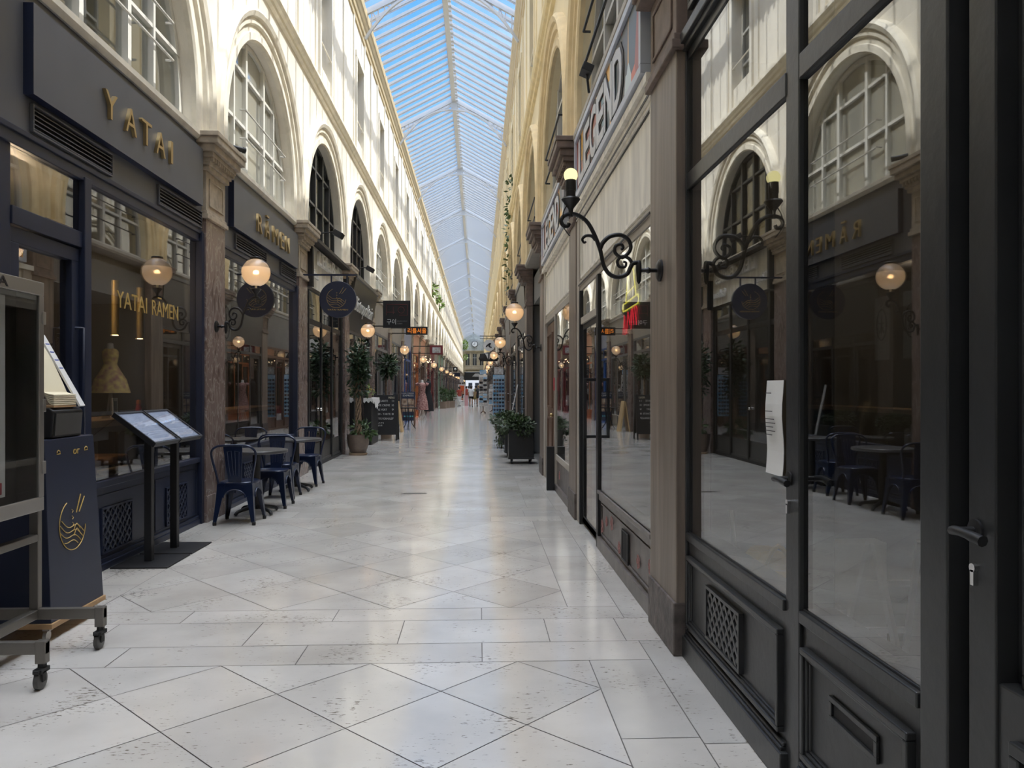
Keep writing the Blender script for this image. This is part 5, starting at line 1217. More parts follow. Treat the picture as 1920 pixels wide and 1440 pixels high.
mb = MB(); mb.tube(spl([(-2.66, 22.5, .3), (-2.65, 22.5, .9), (-2.67, 22.5, 1.4), (-2.66, 22.5, 1.95)], 4), .03, 8)
obj('trunk', mb, 'trunk', t, smooth=60)
mb = MB(); leaf_blob(mb, (-2.62, 22.5, 2.08), (.27, .38, .36), 560, .13, rp, shell=.3); obj('foliage', mb, 'leaf', t)
# planters on castors, right
def planter(y, x0, x1, label, trail):
    t = thing('planter', label, 'planter', ((x0 + x1) / 2, y, 0), 'black planters with ivy')
    mb = MB(); mb.box(x0, x1, y, y + .52, .10, .125); border_(mb, x0, x1, y, y + .52, .125, .66); mb.box(x0 + .03, x1 - .03, y + .03, y + .49, .125, .60); obj('box', mb, 'blackmat', t, bevel=.006)
    mb = MB(); mb.box(x0 - .012, x1 + .012, y - .012, y + .532, .095, .115); obj('base_rim', mb, 'blackmat', t)
    for x in (x0 + .06, x1 - .06):
        for y_ in (y + .06, y + .46):
            mb = MB(); mb.box(x - .02, x + .02, y_ - .02, y_ + .02, .06, .095); mb.tube([(x - .012, y_ - .02, .035), (x + .012, y_ - .02, .035)], .035, 12); obj('caster', mb, 'rubber', t, smooth=40)
    cx = (x0 + x1) / 2; mb = MB()
    leaf_blob(mb, (cx - .03, y + .26, .74), (.31, .36, .14), 820, .075, rp, droop=.15, shell=.2); leaf_blob(mb, (cx + .05, y + .02, .64), (.20, .10, .10), 150, .07, rp, droop=.7); leaf_blob(mb, (x0 - .06, y + .25, .70), (.16, .28, .12), 200, .075, rp, droop=.5)
    if trail: leaf_blob(mb, (x0 - .10, y + .2, .45), (.10, .2, .28), 110, .065, rp, droop=.9)
    obj('foliage', mb, 'leafivy', t); mb = MB(); leaf_blob(mb, (cx - .05, y + .2, .76), (.30, .3, .12), 170, .065, rp, droop=.1, shell=.5); obj('young_leaves', mb, 'leaf2', t); return t
def border_(mb, x0, x1, y0, y1, z0, z1, w=.02):
    mb.box(x0, x1, y0, y0 + w, z0, z1); mb.box(x0, x1, y1 - w, y1, z0, z1); mb.box(x0, x0 + w, y0 + w, y1 - w, z0, z1); mb.box(x1 - w, x1, y0 + w, y1 - w, z0, z1)
planter(14.75, .58, 1.06, 'black planter box of ivy on castors, front one of three by the dark shop', False)
planter(16.15, .56, 1.04, 'black planter box with trailing ivy, second of three by the dark shop', True)
planter(18.6, .50, .98, 'black planter box of ivy, third of three by the dark shop', False)
t = thing('leaning_board', 'thin white board leaning on the shopfront behind the black planters', 'board', (.95, 20.4, 0))
mb = MB(); mb.add([(.70, 20.4, 0), (.72, 20.4, 0), (1.05, 20.4, 1.55), (1.03, 20.4, 1.55), (.70, 20.5, 0), (.72, 20.5, 0), (1.05, 20.5, 1.55), (1.03, 20.5, 1.55)], [(0, 1, 2, 3), (7, 6, 5, 4), (0, 4, 5, 1), (1, 5, 6, 2), (2, 6, 7, 3), (3, 7, 4, 0)]); obj('board', mb, 'white', t)
for i, (x, y_, h) in enumerate(((-2.52, 55.5, 1.5), (-2.35, 57.0, 1.25), (-1.98, 58.2, 1.2))):
    t = thing('potted_plant', 'leafy plant in a square clay pot by the mint shopfront, %s' % ('tallest of three', 'middle of three', 'beside white bistro set')[i], 'plant', (x, y_, 0), 'pots outside the mint shop')
    mb = MB(); mb.box(x - .22, x + .22, y_ - .22, y_ + .22, 0, .5); obj('pot', mb, 'terra', t, bevel=.01)
    mb = MB(); leaf_blob(mb, (x, y_, .5 + h * .35), (.27, .34, h * .36), 260, .17, rp, droop=-.1, shell=.1); obj('foliage', mb, 'leaf2', t)
    mb = MB(); mb.tube([(x, y_, .45), (x, y_, .5 + h * .4)], .02, 6); obj('stem', mb, 'trunk', t)
for i, (s, z) in enumerate(((50, 7.7), (54.3, 7.7), (58.7, 7.7))):
    t = thing('window_plant', 'small green plant on a high window ledge of the cream wall, %s of three' % ('nearest', 'middle', 'farthest')[i], 'plant', (XL, s, z)); mb = MB(); leaf_blob(mb, (XL + .02, s, z + .15), (.25, .45, .35), 90, .3, rp); obj('foliage', mb, 'leaf3', t)
    mb = MB(); mb.box(XL - .2, XL + .1, s - .3, s + .3, z - .07, z + .05); obj('trough', mb, 'terra', t)
t = thing('roof_plant', 'bright green plant growing at the cornice beside the clock gable', 'plant', (-2.5, 147, 9.3)); mb = MB(); leaf_blob(mb, (-2.55, 147, 9.7), (.5, .7, .9), 260, .34, rp); leaf_blob(mb, (-2.5, 147, 7.4), (.35, .5, .5), 120, .28, rp); obj('foliage', mb, 'leaf3', t)
t = thing('wall_plant', 'climbing plant with dark leaves hanging on the shaded yellow wall', 'plant', (XR, 24.6, 7.2)); mb = MB()
for q in range(6): leaf_blob(mb, (XR - .08, 24.2 + q * .35, 7.7 - q * .55), (.10, .25, .4), 40, .16, rp)
obj('foliage', mb, 'leaf2', t)

# ------------------------------------------------------------------ boards, tables and stands down the arcade
t = thing('chalkboard', 'black A-shaped chalkboard with a white handwritten menu, by the draped counter', 'menu board', (-2.62, 21.7, 0))
mb = MB(); mb.prism([(-2.91, 21.55, .16), (-2.25, 21.55, .16), (-2.25, 21.72, 1.26), (-2.91, 21.72, 1.26)], (0, .03, 0)); bd = obj('front_board', mb, 'blackmat', t, bevel=.004)
mb = MB(); mb.prism([(-2.91, 22.02, .16), (-2.25, 22.02, .16), (-2.25, 21.77, 1.24), (-2.91, 21.77, 1.24)], (0, .03, 0)); obj('rear_board', mb, 'blackmat', t)
for x in (-2.89, -2.27):
    for a, b in (((x, 21.54, 0), (x, 21.735, 1.28)), ((x, 22.06, 0), (x, 21.78, 1.28))): mb = MB(); mb.bar(a, b, .045); obj('leg', mb, 'blackmat', t)
yb = lambda z: 21.545 + .1545 * (z - .16)
for z, s, w in ((1.07, 'LA CARTE', .34), (.95, 'CAFE CREME', .40), (.83, 'THE VERT', .32), (.71, 'MIDI - TARTE', .42), (.58, 'PETITE FORMULE', .46), (.47, 'PLATS', .24), (.40, 'DU JOUR', .2)):
    text(s, 'chalk_writing', 'chalk', bd, (-2.86, yb(z) - .004, z), .055 if z > .5 else .04, 'F', .003, w, 'LEFT')
for z in (1.07, .95, .83, .71, .58): text(str(int(3 + z * 8)), 'chalk_price', 'chalk', bd, (-2.38, yb(z) - .004, z), .055, 'F', .003, .05)
text('MENU', 'chalk_title', 'cream', bd, (-2.42, yb(1.16) - .004, 1.16), .06, 'F', .003, .17)
t = thing('draped_counter', 'black bar counter with a white lace cloth over its top, behind the ficus', 'table', (-2.70, 20.2, 0))
mb = MB(); mb.box(-2.92, -2.73, 19.9, 21.2, 0, 1.18); obj('counter', mb, 'blackmat', t, bevel=.006)
mb = MB(); mb.box(-2.93, -2.70, 19.86, 21.25, 1.18, 1.20)
for i in range(24):
    y0_ = 19.86 + 1.39 * i / 24; y1_ = y0_ + 1.39 / 24; f = lambda q: 1.18 - .05 - .04 * (1 + math.sin(q * 17)) - .16 * max(0, math.sin((q - 19.86) * 3.2 - 1.0))
    mb.add([(-2.70, y0_, 1.2), (-2.70, y1_, 1.2), (-2.69, y1_, f(y1_)), (-2.69, y0_, f(y0_)), (-2.708, y0_, 1.2), (-2.708, y1_, 1.2), (-2.70, y1_, f(y1_)), (-2.70, y0_, f(y0_))], [(0, 1, 2, 3), (7, 6, 5, 4), (3, 2, 6, 7), (0, 3, 7, 4), (1, 5, 6, 2)])
for i in range(8):
    x0 = -2.93 + .23 * i / 8; x1 = x0 + .23 / 8; f = lambda q: 1.18 - .05 - .03 * (1 + math.sin(q * 60))
    mb.add([(x0, 19.86, 1.2), (x1, 19.86, 1.2), (x1, 19.855, f(x1)), (x0, 19.855, f(x0)), (x0, 19.868, 1.2), (x1, 19.868, 1.2), (x1, 19.863, f(x1)), (x0, 19.863, f(x0))], [(0, 1, 2, 3), (7, 6, 5, 4), (3, 2, 6, 7)])
obj('lace_cloth', mb, 'cloth', t)
t = thing('flower_pot', 'small pot of yellow flowers on the white draped counter', 'plant', (-2.82, 20.2, 1.20)); pot('pot', t, -2.82, 20.2, 1.20, .05, .07, .11, 'terra', False); mb = MB(); leaf_blob(mb, (-2.82, 20.2, 1.38), (.12, .12, .1), 40, .09, rp); obj('leaves', mb, 'leaf3', t); mb = MB(); leaf_blob(mb, (-2.82, 20.2, 1.45), (.12, .12, .05), 16, .05, rp); obj('flowers', mb, 'yellow', t)
t = thing('wooden_board', 'pale pine A-shaped board seen edge-on between the chalkboard and the small black table', 'board', (-2.62, 25.8, 0))
mb = MB(); mb.prism([(-2.56, 25.6, 0), (-2.50, 25.6, 0), (-2.66, 25.6, 1.02), (-2.70, 25.6, 1.02)], (0, .55, 0)); obj('front_leaf', mb, 'pine', t); mb = MB(); mb.prism([(-2.86, 25.6, 0), (-2.82, 25.6, 0), (-2.68, 25.6, 1.0), (-2.72, 25.6, 1.0)], (0, .55, 0)); obj('rear_leaf', mb, 'pine', t)
t = thing('bistro_table', 'small black bistro table with curved iron legs, before the food photo board', 'table', (-2.45, 27.4, 0))
mb = MB(); mb.lathe([(.30, .74), (.30, .77)], -2.45, 27.4, 24); obj('tabletop', mb, 'blackmat', t)
for q in range(3):
    a = q * 2 * PI / 3 + .5; mb = MB(); mb.tube(spl([(-2.45 + .16 * math.cos(a), 27.4 + .16 * math.sin(a), .74), (-2.45 + .10 * math.cos(a), 27.4 + .10 * math.sin(a), .45), (-2.45 + .13 * math.cos(a), 27.4 + .13 * math.sin(a), .2), (-2.45 + .26 * math.cos(a), 27.4 + .26 * math.sin(a), .02)], 4), .016, 6); obj('leg', mb, 'blackmat', t)
t = thing('photo_menu', 'dark menu board with four food photographs, on short legs by the taupe shop', 'menu board', (-2.68, 29.8, 0))
mb = MB(); mb.box(-2.92, -2.40, 29.8, 29.85, .22, 1.32); bd = obj('board', mb, 'cnavy', t, bevel=.004)
for x in (-2.90, -2.43): mb = MB(); mb.bar((x, 29.78, 0), (x, 29.83, 1.2), .045); mb.bar((x, 30.1, 0), (x, 29.87, 1.1), .04); obj('leg', mb, 'brown', t)
for x in (-2.90, -2.665):
    for z in (.56, .82): mb = MB(); mb.box(x, x + .21, 29.792, 29.799, z, z + .235); obj('food_photo', mb, 'photo', bd)
text('CUISINE COREENNE', 'lettering', 'chalk', bd, (-2.68, 29.796, 1.24), .045, 'F', .002, .46); text('EXPRESS', 'lettering', 'chalk', bd, (-2.66, 29.796, 1.14), .07, 'F', .002, .40)
for i in range(6): mb = MB(); mb.box(-2.90 + i * .075, -2.85 + i * .075, 29.792, 29.799, .36, .41); obj('coloured_mark', mb, 'teal' if i else 'red', bd)
t.location.y -= .3
def dress_form(x, y, z0, top, m, label, h=1.22, stand='white', w=.30, flare=1.0):
    t = thing('dress_form', label, 'mannequin', (x, y, 0))
    mb = MB(); zt = top; mb.lathe([(w * flare, zt - h), (w * (flare * .65 + .2), zt - h * .7), (w * .64, zt - h * .48), (w * .44, zt - h * .36), (w * .50, zt - h * .26), (w * .56, zt - h * .17), (w * .55, zt - h * .08), (w * .40, zt - .02), (w * .2, zt)], x, y, 22, 1, .72)
    obj('dress', mb, m, t, smooth=60)
    mb = MB(); mb.lathe([(w * .26, zt - .03), (w * .2, zt + .05), (w * .2, zt + .10), (.001, zt + .12)], x, y, 12); mb.tube([(x, y, .02), (x, y, zt - h * .5)], .012, 6)
    for q in range(4): mb.tube([(x, y, zt - h * .8), (x + w * .7 * math.cos(q * PI / 2 + .6), y + w * .5 * math.sin(q * PI / 2 + .6), 0.01)], .012, 6)
    obj('stand', mb, stand, t, smooth=60); return t
f1 = dress_form(-2.62, 36.2, 0, 1.72, 'floral', 'dress form in a pink and red floral dress, outside the orange shop', 1.28)
mb = MB()
for s_ in (-1, 1): mb.tube([(-2.62 + s_ * .16, 36.2, 1.68), (-2.62 + s_ * .27, 36.2, 1.60)], [.06, .075], 8)
obj('sleeve', mb, 'floral', f1, smooth=60)
dress_form(-2.42, 37.4, 0, 1.80, 'cblack', 'dress form in a long black dress, just behind the floral one', 1.45, 'blackmat', .28)
# white bistro set and poster stand by the mint shop
t = thing('bistro_table', 'white iron bistro table beside the last clay pot', 'table', (-1.75, 60, 0)); mb = MB(); mb.lathe([(.33, .72), (.33, .75)], -1.75, 60, 16); obj('tabletop', mb, 'white', t)
for q in range(4): mb = MB(); mb.bar((-1.75 + .2 * math.cos(q * PI / 2 + .7), 60 + .2 * math.sin(q * PI / 2 + .7), 0), (-1.75 + .2 * math.cos(q * PI / 2 + .7), 60 + .2 * math.sin(q * PI / 2 + .7), .72), .04); obj('leg', mb, 'white', t)
for i, (x, y_) in enumerate(((-1.35, 60.4), (-1.30, 62.0))):
    t = thing('bistro_chair', 'white iron bistro chair, %s' % ('beside the white table' if i == 0 else 'just behind the first white chair'), 'chair', (x, y_, 0), 'white bistro chairs')
    mb = MB(); mb.box(x - .2, x + .2, y_ - .2, y_ + .2, .44, .47); obj('seat', mb, 'white', t); mb = MB(); mb.box(x + .16, x + .2, y_ - .2, y_ + .2, .55, .90); obj('backrest', mb, 'white', t)
    for sx in (-1, 1):
        for sy in (-1, 1): mb = MB(); mb.bar((x + sx * .18, y_ + sy * .18, 0), (x + sx * .18, y_ + sy * .18, .9 if sx > 0 else .45), .03); obj('leg', mb, 'white', t)
t = thing('poster_stand', 'white framed stand with a red and blue poster, past the white chairs', 'sign', (-1.42, 66, 0)); mb = MB(); mb.box(-1.72, -1.12, 66, 66.06, .15, 1.78); obj('frame', mb, 'white', t); mb = MB(); mb.box(-1.64, -1.20, 65.98, 66.0, .3, 1.68); obj('poster', mb, 'comicA', t); mb = MB(); mb.box(-1.7, -1.14, 65.9, 66.3, 0, .15); obj('foot', mb, 'white', t)
t = thing('round_sign', 'pale blue round-topped sign on a post, above the poster stand', 'sign', (-1.45, 66.8, 0)); mb = MB(); mb.box(-1.62, -1.28, 66.8, 66.84, 1.95, 2.5); obj('board', mb, 'cardw', t); mb = MB(); mb.bar((-1.45, 66.85, 0), (-1.45, 66.85, 2.4), .04); obj('post', mb, 'white', t)
t = thing('ice_cream_stand', 'pink striped low display by the people on the shady side', 'display', (-1.0, 64.5, 0)); mb = MB(); mb.box(-1.15, -.85, 64.4, 64.8, .0, .85); obj('box', mb, 'cpink', t)
# racks by the shaded wall
def card_rack(x, y, top, w, m, label, items, head, legs=True):
    t = thing('card_rack', label, 'display rack', (x, y, 0)); mb = MB(); mb.box(x - w, x + w, y - .04, y + .04, .42, top - .28); obj('panel', mb, m, t)
    mb = MB(); mb.box(x - w * .8, x + w * .8, y - .05, y + .05, top - .26, top); obj('header_card', mb, head, t)
    mb = MB(); mb.bar((x, y, .1), (x, y, .45), .05)
    for q in range(4): mb.bar((x, y, .14), (x + .2 * math.cos(q * PI / 2 + .7), y + .2 * math.sin(q * PI / 2 + .7), .03), .04)
    obj('foot', mb, 'brown' if legs else 'steel', t)
    n = int((top - .28 - .5) / .135)
    for i in range(n):
        for s_ in (-1, 1):
            mb = MB(); z = .5 + i * .135; x_ = x + s_ * w * .48
            if items == 'glasses':
                for q in (-1, 1): mb.tube([(x_ + q * .055, y - .075, z + .03), (x_ + q * .055, y - .065, z + .03)], .042, 8)
                mb.bar((x_ - .02, y - .07, z + .04), (x_ + .02, y - .07, z + .04), .012); mb.bar((x_ - .09, y - .07, z + .04), (x_ - .09, y - .0, z + .04), .01)
                obj('sunglasses', mb, rp.choice(['cblack', 'cblack', 'cnavy', 'cblack', 'brown']), t)
            else:
                mb.box(x_ - w * .42, x_ + w * .42, y - .075, y - .055, z, z + .10); obj('postcard', mb, rp.choice(['card', 'cardw', 'cblack', 'cardw']), t)
    return t
card_rack(.74, 28.2, 2.22, .21, 'card', 'tall blue rack of sunglasses with a pale header, behind the black planters', 'glasses', 'cardw')
card_rack(.27, 44.5, 2.5, .24, 'white', 'tall narrow rack of postcards with a blue card on top, standing out in the arcade', 'cards', 'card')
card_rack(.85, 47, 1.7, .22, 'white', 'low rack of small goods behind the tall postcard rack', 'cards', 'cardw')

# ------------------------------------------------------------------ people
def person(label, x, y, h, face, top, bottom, hair, dress=False, stride=.16, arm=.1, long_=False):
    """standing or walking figure; FACE: heading in radians, 0 = away along +y"""
    t = thing('person', label, 'person', (x, y, 0)); k = h / 1.70
    ca, sa = math.cos(-face), math.sin(-face)
    def W(p): a, b, c = p[0] * k, p[1] * k, p[2] * k; return Vector((x + a * ca + b * sa, y - a * sa + b * ca, c))
    J = {'pel': (0, 0, .93, .12), 'bel': (0, 0, 1.08, .105), 'che': (0, .01, 1.27, .13), 'nec': (0, .0, 1.42, .05), 'hd0': (0, .01, 1.50, .06), 'hd1': (0, .015, 1.58, .085), 'hd2': (0, .01, 1.655, .06)}
    E_ = [('pel', 'bel'), ('bel', 'che'), ('che', 'nec'), ('nec', 'hd0'), ('hd0', 'hd1'), ('hd1', 'hd2')]
    for s, nm in ((-1, 'l'), (1, 'r')):
        st = stride * s
        J.update({nm + 'hip': (s * .09, 0, .88, .09), nm + 'kne': (s * .095, st * .55 + .02, .49, .055), nm + 'cal': (s * .095, st * .55 - .02, .33, .052), nm + 'ank': (s * .095, st - (.05 if st < 0 else 0), .085 + (.03 if st < 0 else 0), .034), nm + 'toe': (s * .10, st + .13 - (.04 if st < 0 else 0), .03, .030),
                  nm + 'sho': (s * .17, 0, 1.37, .055), nm + 'elb': (s * .225, -st * .4 - .02, 1.09, .040), nm + 'wri': (s * .23, -st * .6 + arm, .87, .026), nm + 'pal': (s * .232, -st * .65 + arm + .01, .80, .024)})
        E_ += [('pel', nm + 'hip'), (nm + 'hip', nm + 'kne'), (nm + 'kne', nm + 'cal'), (nm + 'cal', nm + 'ank'), (nm + 'ank', nm + 'toe'), ('che', nm + 'sho'), (nm + 'sho', nm + 'elb'), (nm + 'elb', nm + 'wri'), (nm + 'wri', nm + 'pal')]
        for q in range(4):
            J[nm + 'f%d' % q] = (s * (.232 + .0), -st * .65 + arm + .03 - q * .016, .735 - (.01 if q in (1, 2) else 0) + .004 * q, .008); E_.append((nm + 'pal', nm + 'f%d' % q))
        J[nm + 'th'] = (s * .215, -st * .65 + arm + .05, .78, .009); E_.append((nm + 'pal', nm + 'th'))
    b = BASE[t.name]; names = list(J); idx = {n: i for i, n in enumerate(names)}
    me = bpy.data.meshes.new('body'); me.from_pydata([W(J[n][:3]) - b for n in names], [(idx[a], idx[c]) for a, c in E_], [])
    o = bpy.data.objects.new('body', me); C.objects.link(o); o.parent = t; BASE[o.name] = b; me.materials.append(M['skin'])
    md = o.modifiers.new('skin', 'SKIN'); md.use_smooth_shade = True
    for n in names: r_ = J[n][3] * k; me.skin_vertices[0].data[idx[n]].radius = (r_, r_)
    me.skin_vertices[0].data[idx['pel']].use_root = True
    o.modifiers.new('sub', 'SUBSURF').levels = 1; o.modifiers['sub'].render_levels = 2
    def shell(nm, rings, m):
        mb = MB(); n = 18; vs = []; fs = []
        for cx, cy, cz, rx, ry in rings:
            for q in range(n): a = 2 * PI * q / n; vs.append(W((cx + rx * math.cos(a), cy + ry * math.sin(a), cz)))
        for i in range(len(rings) - 1):
            for q in range(n): fs.append((i * n + q, i * n + (q + 1) % n, (i + 1) * n + (q + 1) % n, (i + 1) * n + q))
        mb.add(vs, fs); return obj(nm, mb, m, t, smooth=60)
    def sleeve(s, nm):
        mb = MB(); mb.tube([W(J[nm + 'sho'][:3]) + Vector((0, 0, .01)), W(tuple(J[nm + 'sho'][i] * .4 + J[nm + 'elb'][i] * .6 for i in range(3)))], [.075 * k, .065 * k], 10); obj('sleeve', mb, top, t, smooth=60)
    for s, nm in ((-1, 'l'), (1, 'r')): sleeve(s, nm)
    if dress:
        shell('dress', [(0, 0, .42 if long_ else .62, .24, .20), (0, 0, .80, .205, .175), (0, 0, .95, .18, .15), (0, 0, 1.08, .145, .125), (0, 0, 1.25, .175, .145), (0, 0, 1.38, .165, .115), (0, 0, 1.43, .08, .07)], top)
    else:
        shell('shirt', [(0, 0, .84, .19, .155), (0, 0, .95, .185, .15), (0, 0, 1.08, .165, .135), (0, 0, 1.25, .182, .15), (0, 0, 1.38, .175, .12), (0, 0, 1.43, .08, .07)], top)
        for s, nm in ((-1, 'l'), (1, 'r')):
            mb = MB(); hp, kn = J[nm + 'hip'], J[nm + 'kne']; q = tuple(hp[i] * .45 + kn[i] * .55 for i in range(3)) if not long_ else J[nm + 'ank'][:3]
            mb.tube([W((hp[0] * .8, hp[1], .97)), W(hp[:3]), W(q)], [.105 * k, .108 * k, (.085 if not long_ else .06) * k], 12); obj('trouser_leg', mb, bottom, t, smooth=60)
    mb = MB(); mb.ball(W((0, -.012, 1.60)), .103 * k, 10, 1.08); mb.ball(W((0, -.08, 1.66 if hair == 'hairb' else 1.56)), .05 * k, 8); obj('hair', mb, hair, t, smooth=60)
    # face: nose, eyes and mouth, ears
    mb = MB(); mb.ball(W((0, .102, 1.572)), .014 * k, 6); mb.ball(W((-.088, .012, 1.575)), .02 * k, 6, 1.4); mb.ball(W((.088, .012, 1.575)), .02 * k, 6, 1.4); obj('nose_and_ears', mb, 'skin', t, smooth=60)
    mb = MB(); mb.ball(W((-.032, .092, 1.595)), .010 * k, 6); mb.ball(W((.032, .092, 1.595)), .010 * k, 6); mb.bar(W((-.022, .094, 1.535)), W((.022, .094, 1.535)), .006 * k); obj('eyes_and_mouth', mb, 'hairk', t)
    mb = MB()
    for nm in 'lr':
        a = J[nm + 'ank']; mb.obox(W((a[0], a[1] + .06, a[2] - .055)), .045 * k, .125 * k, .028 * k, Matrix.Rotation(-face, 3, 'Z'))
    obj('shoes', mb, 'cblack', t, bevel=.01); return t
person('person with dark hair in a loose white shirt and black shorts, walking away', -.56, 60.5, 1.66, 0, 'cwhite', 'cblack', 'hairk')
person('person with fair hair tied up in a black top and shorts, walking away', .02, 62.0, 1.68, .1, 'cblack', 'cblack', 'hairb', stride=-.12)
person('person in a long olive dress, between the white shirt and the black top', -.25, 72, 1.70, 0, 'colive', 'colive', 'hairk', True, .06, long_=True)
person('person in a red top and pale trousers, standing by the poster stand', -1.55, 63.2, 1.60, .4, 'cred', 'cwhite', 'hairk', False, .04, long_=True)
person('person in a reddish brown dress, beyond the pink display', -1.15, 74, 1.66, .2, 'cred', 'cred', 'hairk', True, .05)
person('person in a white top and black trousers, far ahead near the bright exit', -1.05, 82, 1.70, 0, 'cwhite', 'cblack', 'hairk', False, .1, long_=True)
person('person in dark clothes, farthest figure before the bright exit', .35, 86, 1.72, 0, 'cblack', 'cnavy', 'hairk', False, .1, long_=True)

# ------------------------------------------------------------------ clock gable closing the arcade
ex = -.72
t = thing('clock_gable', 'small house front with a clock in its grey gable at the far end', 'building', (ex, YE, 0))
mb = MB(); mb.box(XL - .2, XR + .2, YE, YE + .6, 4.6, 8.6); mb.box(XL - .2, XL + .5, YE, YE + .6, 0, 4.6); mb.box(XR - .5, XR + .2, YE, YE + .6, 0, 4.6); obj('wall', mb, 'endstone', t)
mb = MB(); pts = [(ex - 1.9, 8.75)] + [(ex + 1.75 * math.cos(a), 9.2 + 1.9 * math.sin(a) ** .8) for a in [PI - PI * i / 14 for i in range(15)]] + [(ex + 1.9, 8.75)]
mb.prism([(a, YE - .25, b) for a, b in pts], (0, .6, 0)); obj('gable', mb, 'endlead', t)
mb = MB(); mb.prism([(XL - .1, YE + .1, 8.5), (XR + .1, YE + .1, 8.5), (XR + .1, YE + .1, ZE), (XRG, YE + .1, ZR), (XL - .1, YE + .1, ZE)], (0, .1, 0)); obj('gable_wall', mb, 'endlead', t)
mb = MB(); mb.tube([(ex, YE - .26, 10.0), (ex, YE - .42, 10.0)], .62, 24); ck = obj('clock_rim', mb, 'darkgrey', t); mb = MB(); mb.tube([(ex, YE - .42, 10.0), (ex, YE - .44, 10.0)], .50, 24); obj('clock_face', mb, 'white', ck)
mb = MB(); mb.bar((ex, YE - .46, 10.0), (ex + .05, YE - .46, 10.4), .06); mb.bar((ex, YE - .46, 10.0), (ex - .22, YE - .46, 9.9), .06); obj('clock_hands', mb, 'blackmat', ck)
mb = MB()
for z in (8.6, 4.6, 5.0): mb.box(ex - 1.95, ex + 1.95, YE - .3, YE, z, z + .16)
for x in (-1.9, -.85, .85, 1.9): mb.box(ex + x - .12, ex + x + .12, YE - .2, YE, 4.7, 8.7)
obj('cornice', mb, 'endstone', t)
for x in (-1.38, 0, 1.38): w = obj('window', MB().box(ex + x - .38, ex + x + .38, YE - .05, YE + .05, 5.9, 8.1), 'darkwin', t); mb = MB(); mb.box(ex + x - .03, ex + x + .03, YE - .1, YE, 5.9, 8.1); mb.box(ex + x - .38, ex + x + .38, YE - .1, YE, 7.3, 7.38); obj('window_bars', mb, 'endlead', w)
mb = MB()
for z in (5.3, 5.55, 5.8): mb.bar((ex - 1.8, YE - .5, z), (ex + 1.8, YE - .5, z), .03)
obj('balcony_rail', mb, 'white', t)
mb = MB(); mb.box(XL + .3, XR - .3, YE - .35, YE - .1, 3.0, 4.55); bd = obj('sign_band', mb, 'blackmat', t); mb = MB(); mb.prism([(ex - .5, YE - .4, 3.7), (ex + .1, YE - .4, 4.3), (ex + .8, YE - .4, 4.3), (ex + 1.3, YE - .4, 3.7)], (0, .05, 0)); obj('sign_panel', mb, 'cardw', bd)
mb = MB(); mb.box(-30, 28, YE + 14, YE + 15, -.1, 13); obj('wall_street_opposite', mb, 'streetwall', kind='structure')
mb = MB(); mb.box(-30, 28, YE + .6, YE + 14, -.2, -.02); obj('street', mb, 'asphalt', kind='structure')
mb = MB()
for i in range(5): mb.box(-3.5 + i * 1.4, -2.7 + i * 1.4, YE + 13.95, YE + 14.02, .3, 2.6)
obj('window_street', mb, 'darkwin', kind='structure')

# ------------------------------------------------------------------ inside the restaurant and the shops
for b0, b1, lb in ((4.9, 8.60, 'long oak bar counter inside the restaurant window behind the lecterns'), (9.0, 12.9, 'long oak bar counter inside the window behind the blue chairs')):
    t = thing('bar_counter', lb, 'counter', (-3.5, (b0 + b1) / 2, 0)); mb = MB(); mb.box(-3.75, -3.28, b0, b1, 1.11, 1.17); obj('countertop', mb, 'oak', t, bevel=.004)
    for s in (b0 + .1, b1 - .1): mb = MB(); mb.box(-3.7, -3.4, s - .03, s + .03, 0, 1.11); obj('support', mb, 'blackmat', t)
for i, (x, y_) in enumerate(((-3.95, 7.0), (-3.95, 7.75), (-3.95, 8.3))):
    t = thing('bar_stool', 'tan topped bar stool at the oak counter, %s from the door' % ordn(i), 'stool', (x, y_, 0), 'bar stools inside the restaurant')
    mb = MB(); mb.box(x - .2, x + .2, y_ - .2, y_ + .2, .66, .75); obj('seat', mb, 'tan', t, bevel=.03)
    for sx in (-1, 1):
        for sy in (-1, 1): mb = MB(); mb.bar((x + sx * .2, y_ + sy * .2, 0), (x + sx * .16, y_ + sy * .16, .67), .025); obj('leg', mb, 'blackmat', t)
for i, y_ in enumerate((7.0, 8.0)):
    t = thing('storage_box', 'pale wooden box under the oak counter, %s of two' % ('first', 'second')[i], 'box', (-3.62, y_, 0)); mb = MB(); mb.box(-3.70, -3.36, y_ - .3, y_ + .25, 0, .62); obj('body', mb, 'sand', t, bevel=.01)
    mb = MB(); mb.box(-3.71, -3.35, y_ - .31, y_ + .26, .62, .65); obj('lid', mb, 'sand', t, bevel=.004)
for i, y_ in enumerate((7.13, 7.84, 8.40)):
    t = thing('pendant_lamp', 'slim brass tube pendant lamp inside the restaurant, %s from the door' % ordn(i), 'lamp', (-3.6, y_, 3.3), 'brass tube pendants'); mb = MB(); mb.tube([(-3.6, y_, 1.98), (-3.6, y_, 2.52)], .034, 14); obj('tube', mb, 'goldpaint', t, smooth=40)
    mb = MB(); mb.tube([(-3.6, y_, 2.52), (-3.6, y_, 3.30)], .004, 5); obj('cord', mb, 'rubber', t); mb = MB(); mb.tube([(-3.6, y_, 1.974), (-3.6, y_, 1.982)], .028, 12); obj('bulb', mb, 'pend', t)
